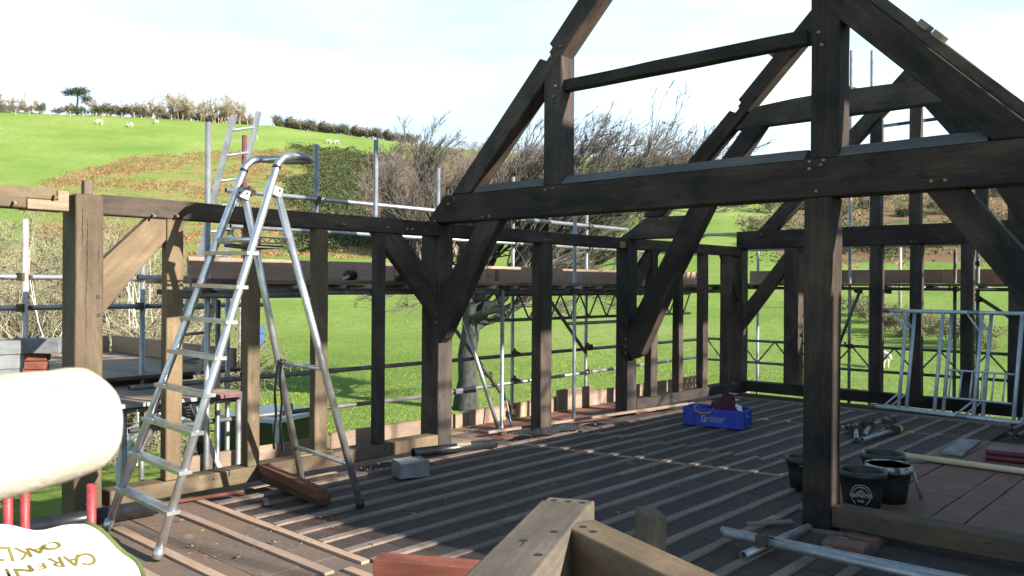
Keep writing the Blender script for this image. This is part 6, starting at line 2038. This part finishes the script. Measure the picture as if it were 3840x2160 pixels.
# ------------------------------------------------------------------ digger outside
def digger():
    g = gz(6.9, 11.0)
    t = thing('mini_digger', 'small pale blue and white digger with a glazed cab parked below the scaffold', 'digger', (6.9, 11.2, g))
    # local origin under the nearest cab corner; x along the right-hand side, y along the left-hand side
    M0 = Matrix(((.949, -.315, 0, 6.54), (.316, .949, 0, 10.55), (0, 0, 1, 0), (0, 0, 0, 1)))
    zr = -.29
    A, B = 1.05, 1.12
    def pyl(nm, p, q, w, mat):
        V, F = polytube([M0 @ Vector(p), M0 @ Vector(q)], w, 4)
        place(nm, mesh_of(nm, V, F, mat), t)
    box_local(t, M0, 'roof', (-.05, -.05, zr - .06), (A + .05, B - .06, zr), 'white_paint')
    box_local(t, M0, 'roof_panel', (.12, .12, zr), (A - .12, B - .25, zr + .03), 'white_paint')
    for (x, y) in ((.03, .03), (A - .03, .03), (A - .03, B - .05)):
        pyl('pillar', (x, y, zr - 1.35), (x, y, zr - .05), .055, 'white_paint')
    pyl('pillar', (.03, B + .12, zr - 1.35), (.03, B - .12, zr - .05), .05, 'blue_paint')
    pyl('pillar', (.03, .42, zr - 1.35), (.03, .42, zr - .05), .028, 'black_rubber')
    pyl('door_rail', (.0, .06, zr - .09), (.0, B - .1, zr - .09), .02, 'blue_paint')
    for (lo, hi) in (((.015, .08, zr - 1.0), (.025, .39, zr - .1)), ((.015, .45, zr - 1.0), (.025, B + .03, zr - .1)), ((.08, .015, zr - 1.0), (A - .08, .025, zr - .1)), ((A - .03, .08, zr - 1.0), (A - .02, B - .1, zr - .1)), ((.08, B - .06, zr - 1.0), (A - .08, B - .05, zr - .1))):
        box_local(t, M0, 'window', lo, hi, 'glass')
    box_local(t, M0, 'seat', (.3, .35, zr - 1.2), (.75, .8, zr - .62), 'black_rubber')
    box_local(t, M0, 'body', (-.05, -.05, g + .5), (A + .6, B + .25, zr - 1.35), 'white_paint')
    box_local(t, M0, 'engine_cover', (A + .05, .0, zr - 1.35), (A + .6, B, zr - .75), 'white_paint')
    for x in (-.15, A + .2):
        box_local(t, M0, 'track', (x, -.3, g - .02), (x + .34, B + .6, g + .48), 'black_rubber')
    V, F = polytube([M0 @ Vector(p) for p in ((.70, .35, zr), (.70, .35, zr + .09), (.70, .35, zr + .12))], [.07, .07, .05], 12)
    place('beacon', mesh_of('beacon', V, F, 'red_paint', True), t)
    V, F = polytube([M0 @ Vector(p) for p in ((.4, B + .2, zr - 1.2), (.3, B + .75, zr - .35), (.2, B + 1.3, zr - .15), (.1, B + 1.9, zr - .5))], [.14, .13, .12, .09], 4)
    place('boom', mesh_of('boom', V, F, 'white_paint'), t)
    V, F = polytube([M0 @ Vector(p) for p in ((.1, B + 1.85, zr - .4), (.05, B + 2.05, zr - 1.0), (.1, B + 2.0, zr - 1.7))], [.10, .09, .08], 4)
    place('dipper_arm', mesh_of('dipper_arm', V, F, 'white_paint'), t)
    for k_ in range(5):
        V, F = polytube([M0 @ Vector(p) for p in ((.15, B + .12 + .07 * k_, zr - 1.1), (.08, B + .25 + .06 * k_, zr - .45 + .05 * k_), (.1, B + .6, zr - .12 + .05 * k_), (.15, B + 1.15, zr - .03), (.15, B + 1.5, zr - .12))], .02, 6)
        place('hose', mesh_of('hose', V, F, 'black_rubber', True), t)
    V, F = polytube([M0 @ Vector(p) for p in ((.2, B + .3, zr - 1.1), (.2, B + .8, zr - .6))], .05, 10)
    place('ram', mesh_of('ram', V, F, 'galv', True), t)
    pyl('mirror_arm', (.0, B - .05, zr - .25), (-.12, B + .1, zr - .25), .012, 'black_rubber')
    box_local(t, M0, 'mirror', (-.17, B + .05, zr - .40), (-.10, B + .17, zr - .12), 'black_rubber')
digger()

# ------------------------------------------------------------------ unseen house and scaffold, added right of the view to shade the floor
def shade_casters():
    t = thing('shade_house', 'unseen rendered house added to shade the frame, right of and behind the camera', 'house', (10, -6, -2.4))
    box('wall', t, (5.02, -9.0, -2.45), (17.0, -3.2, 2.6), 'render', .02)
    for (x, z) in ((6.5, .9), (9.5, .9), (12.5, .9)):
        w = box('window', t, (x, -3.195, z), (x + 1.1, -3.15, z + 1.1), 'white_paint', .01)
        box('pane', w, (x + .08, -3.149, z + .08), (x + 1.02, -3.14, z + 1.02), 'glass', .002)
    s = thing('shade_scaffold', 'unseen sheeted scaffold added over the house to shade the frame', 'scaffold', (10, -4, 3.9))
    for x in (5.1, 5.9, 7.2, 8.1, 9.6, 10.4, 12.0, 14.4, 16.8):
        tube('standard', s, (x, -3.45, 2.6), (x, -3.45, 7.2))
        tube('standard', s, (x, -8.7, 2.6), (x, -8.7, 7.2))
    for z in (4.6, 5.0, 5.5):
        tube('ledger', s, (4.95, -3.42, z), (17.0, -3.42, z))
    for (x, z0) in ((5.9, 4.22), (8.6, 4.22), (11.5, 4.22)):
        tube('brace_tube', s, (x, -3.4, z0), (x + 1.5, -3.4, 5.6))
    for i in range(6):
        x0 = 4.95 + i * 2.05
        box('shade_sheet', s, (x0, -3.75, 5.62 + .01 * (i % 2)), (x0 + 2.04, -3.5, 6.75 + .03 * (i % 2)), 'sheet', .01)
    for (xa, xb) in ((5.0, 6.82), (6.90, 8.26), (8.31, 11.4), (11.42, 17.0)):  # added panels; the gaps between them let thin sun streaks through
        box('shade_hoarding', s, (xa, -3.52, 2.6), (xb, -3.49, 4.2), 'plank', .004, 'x')
shade_casters()
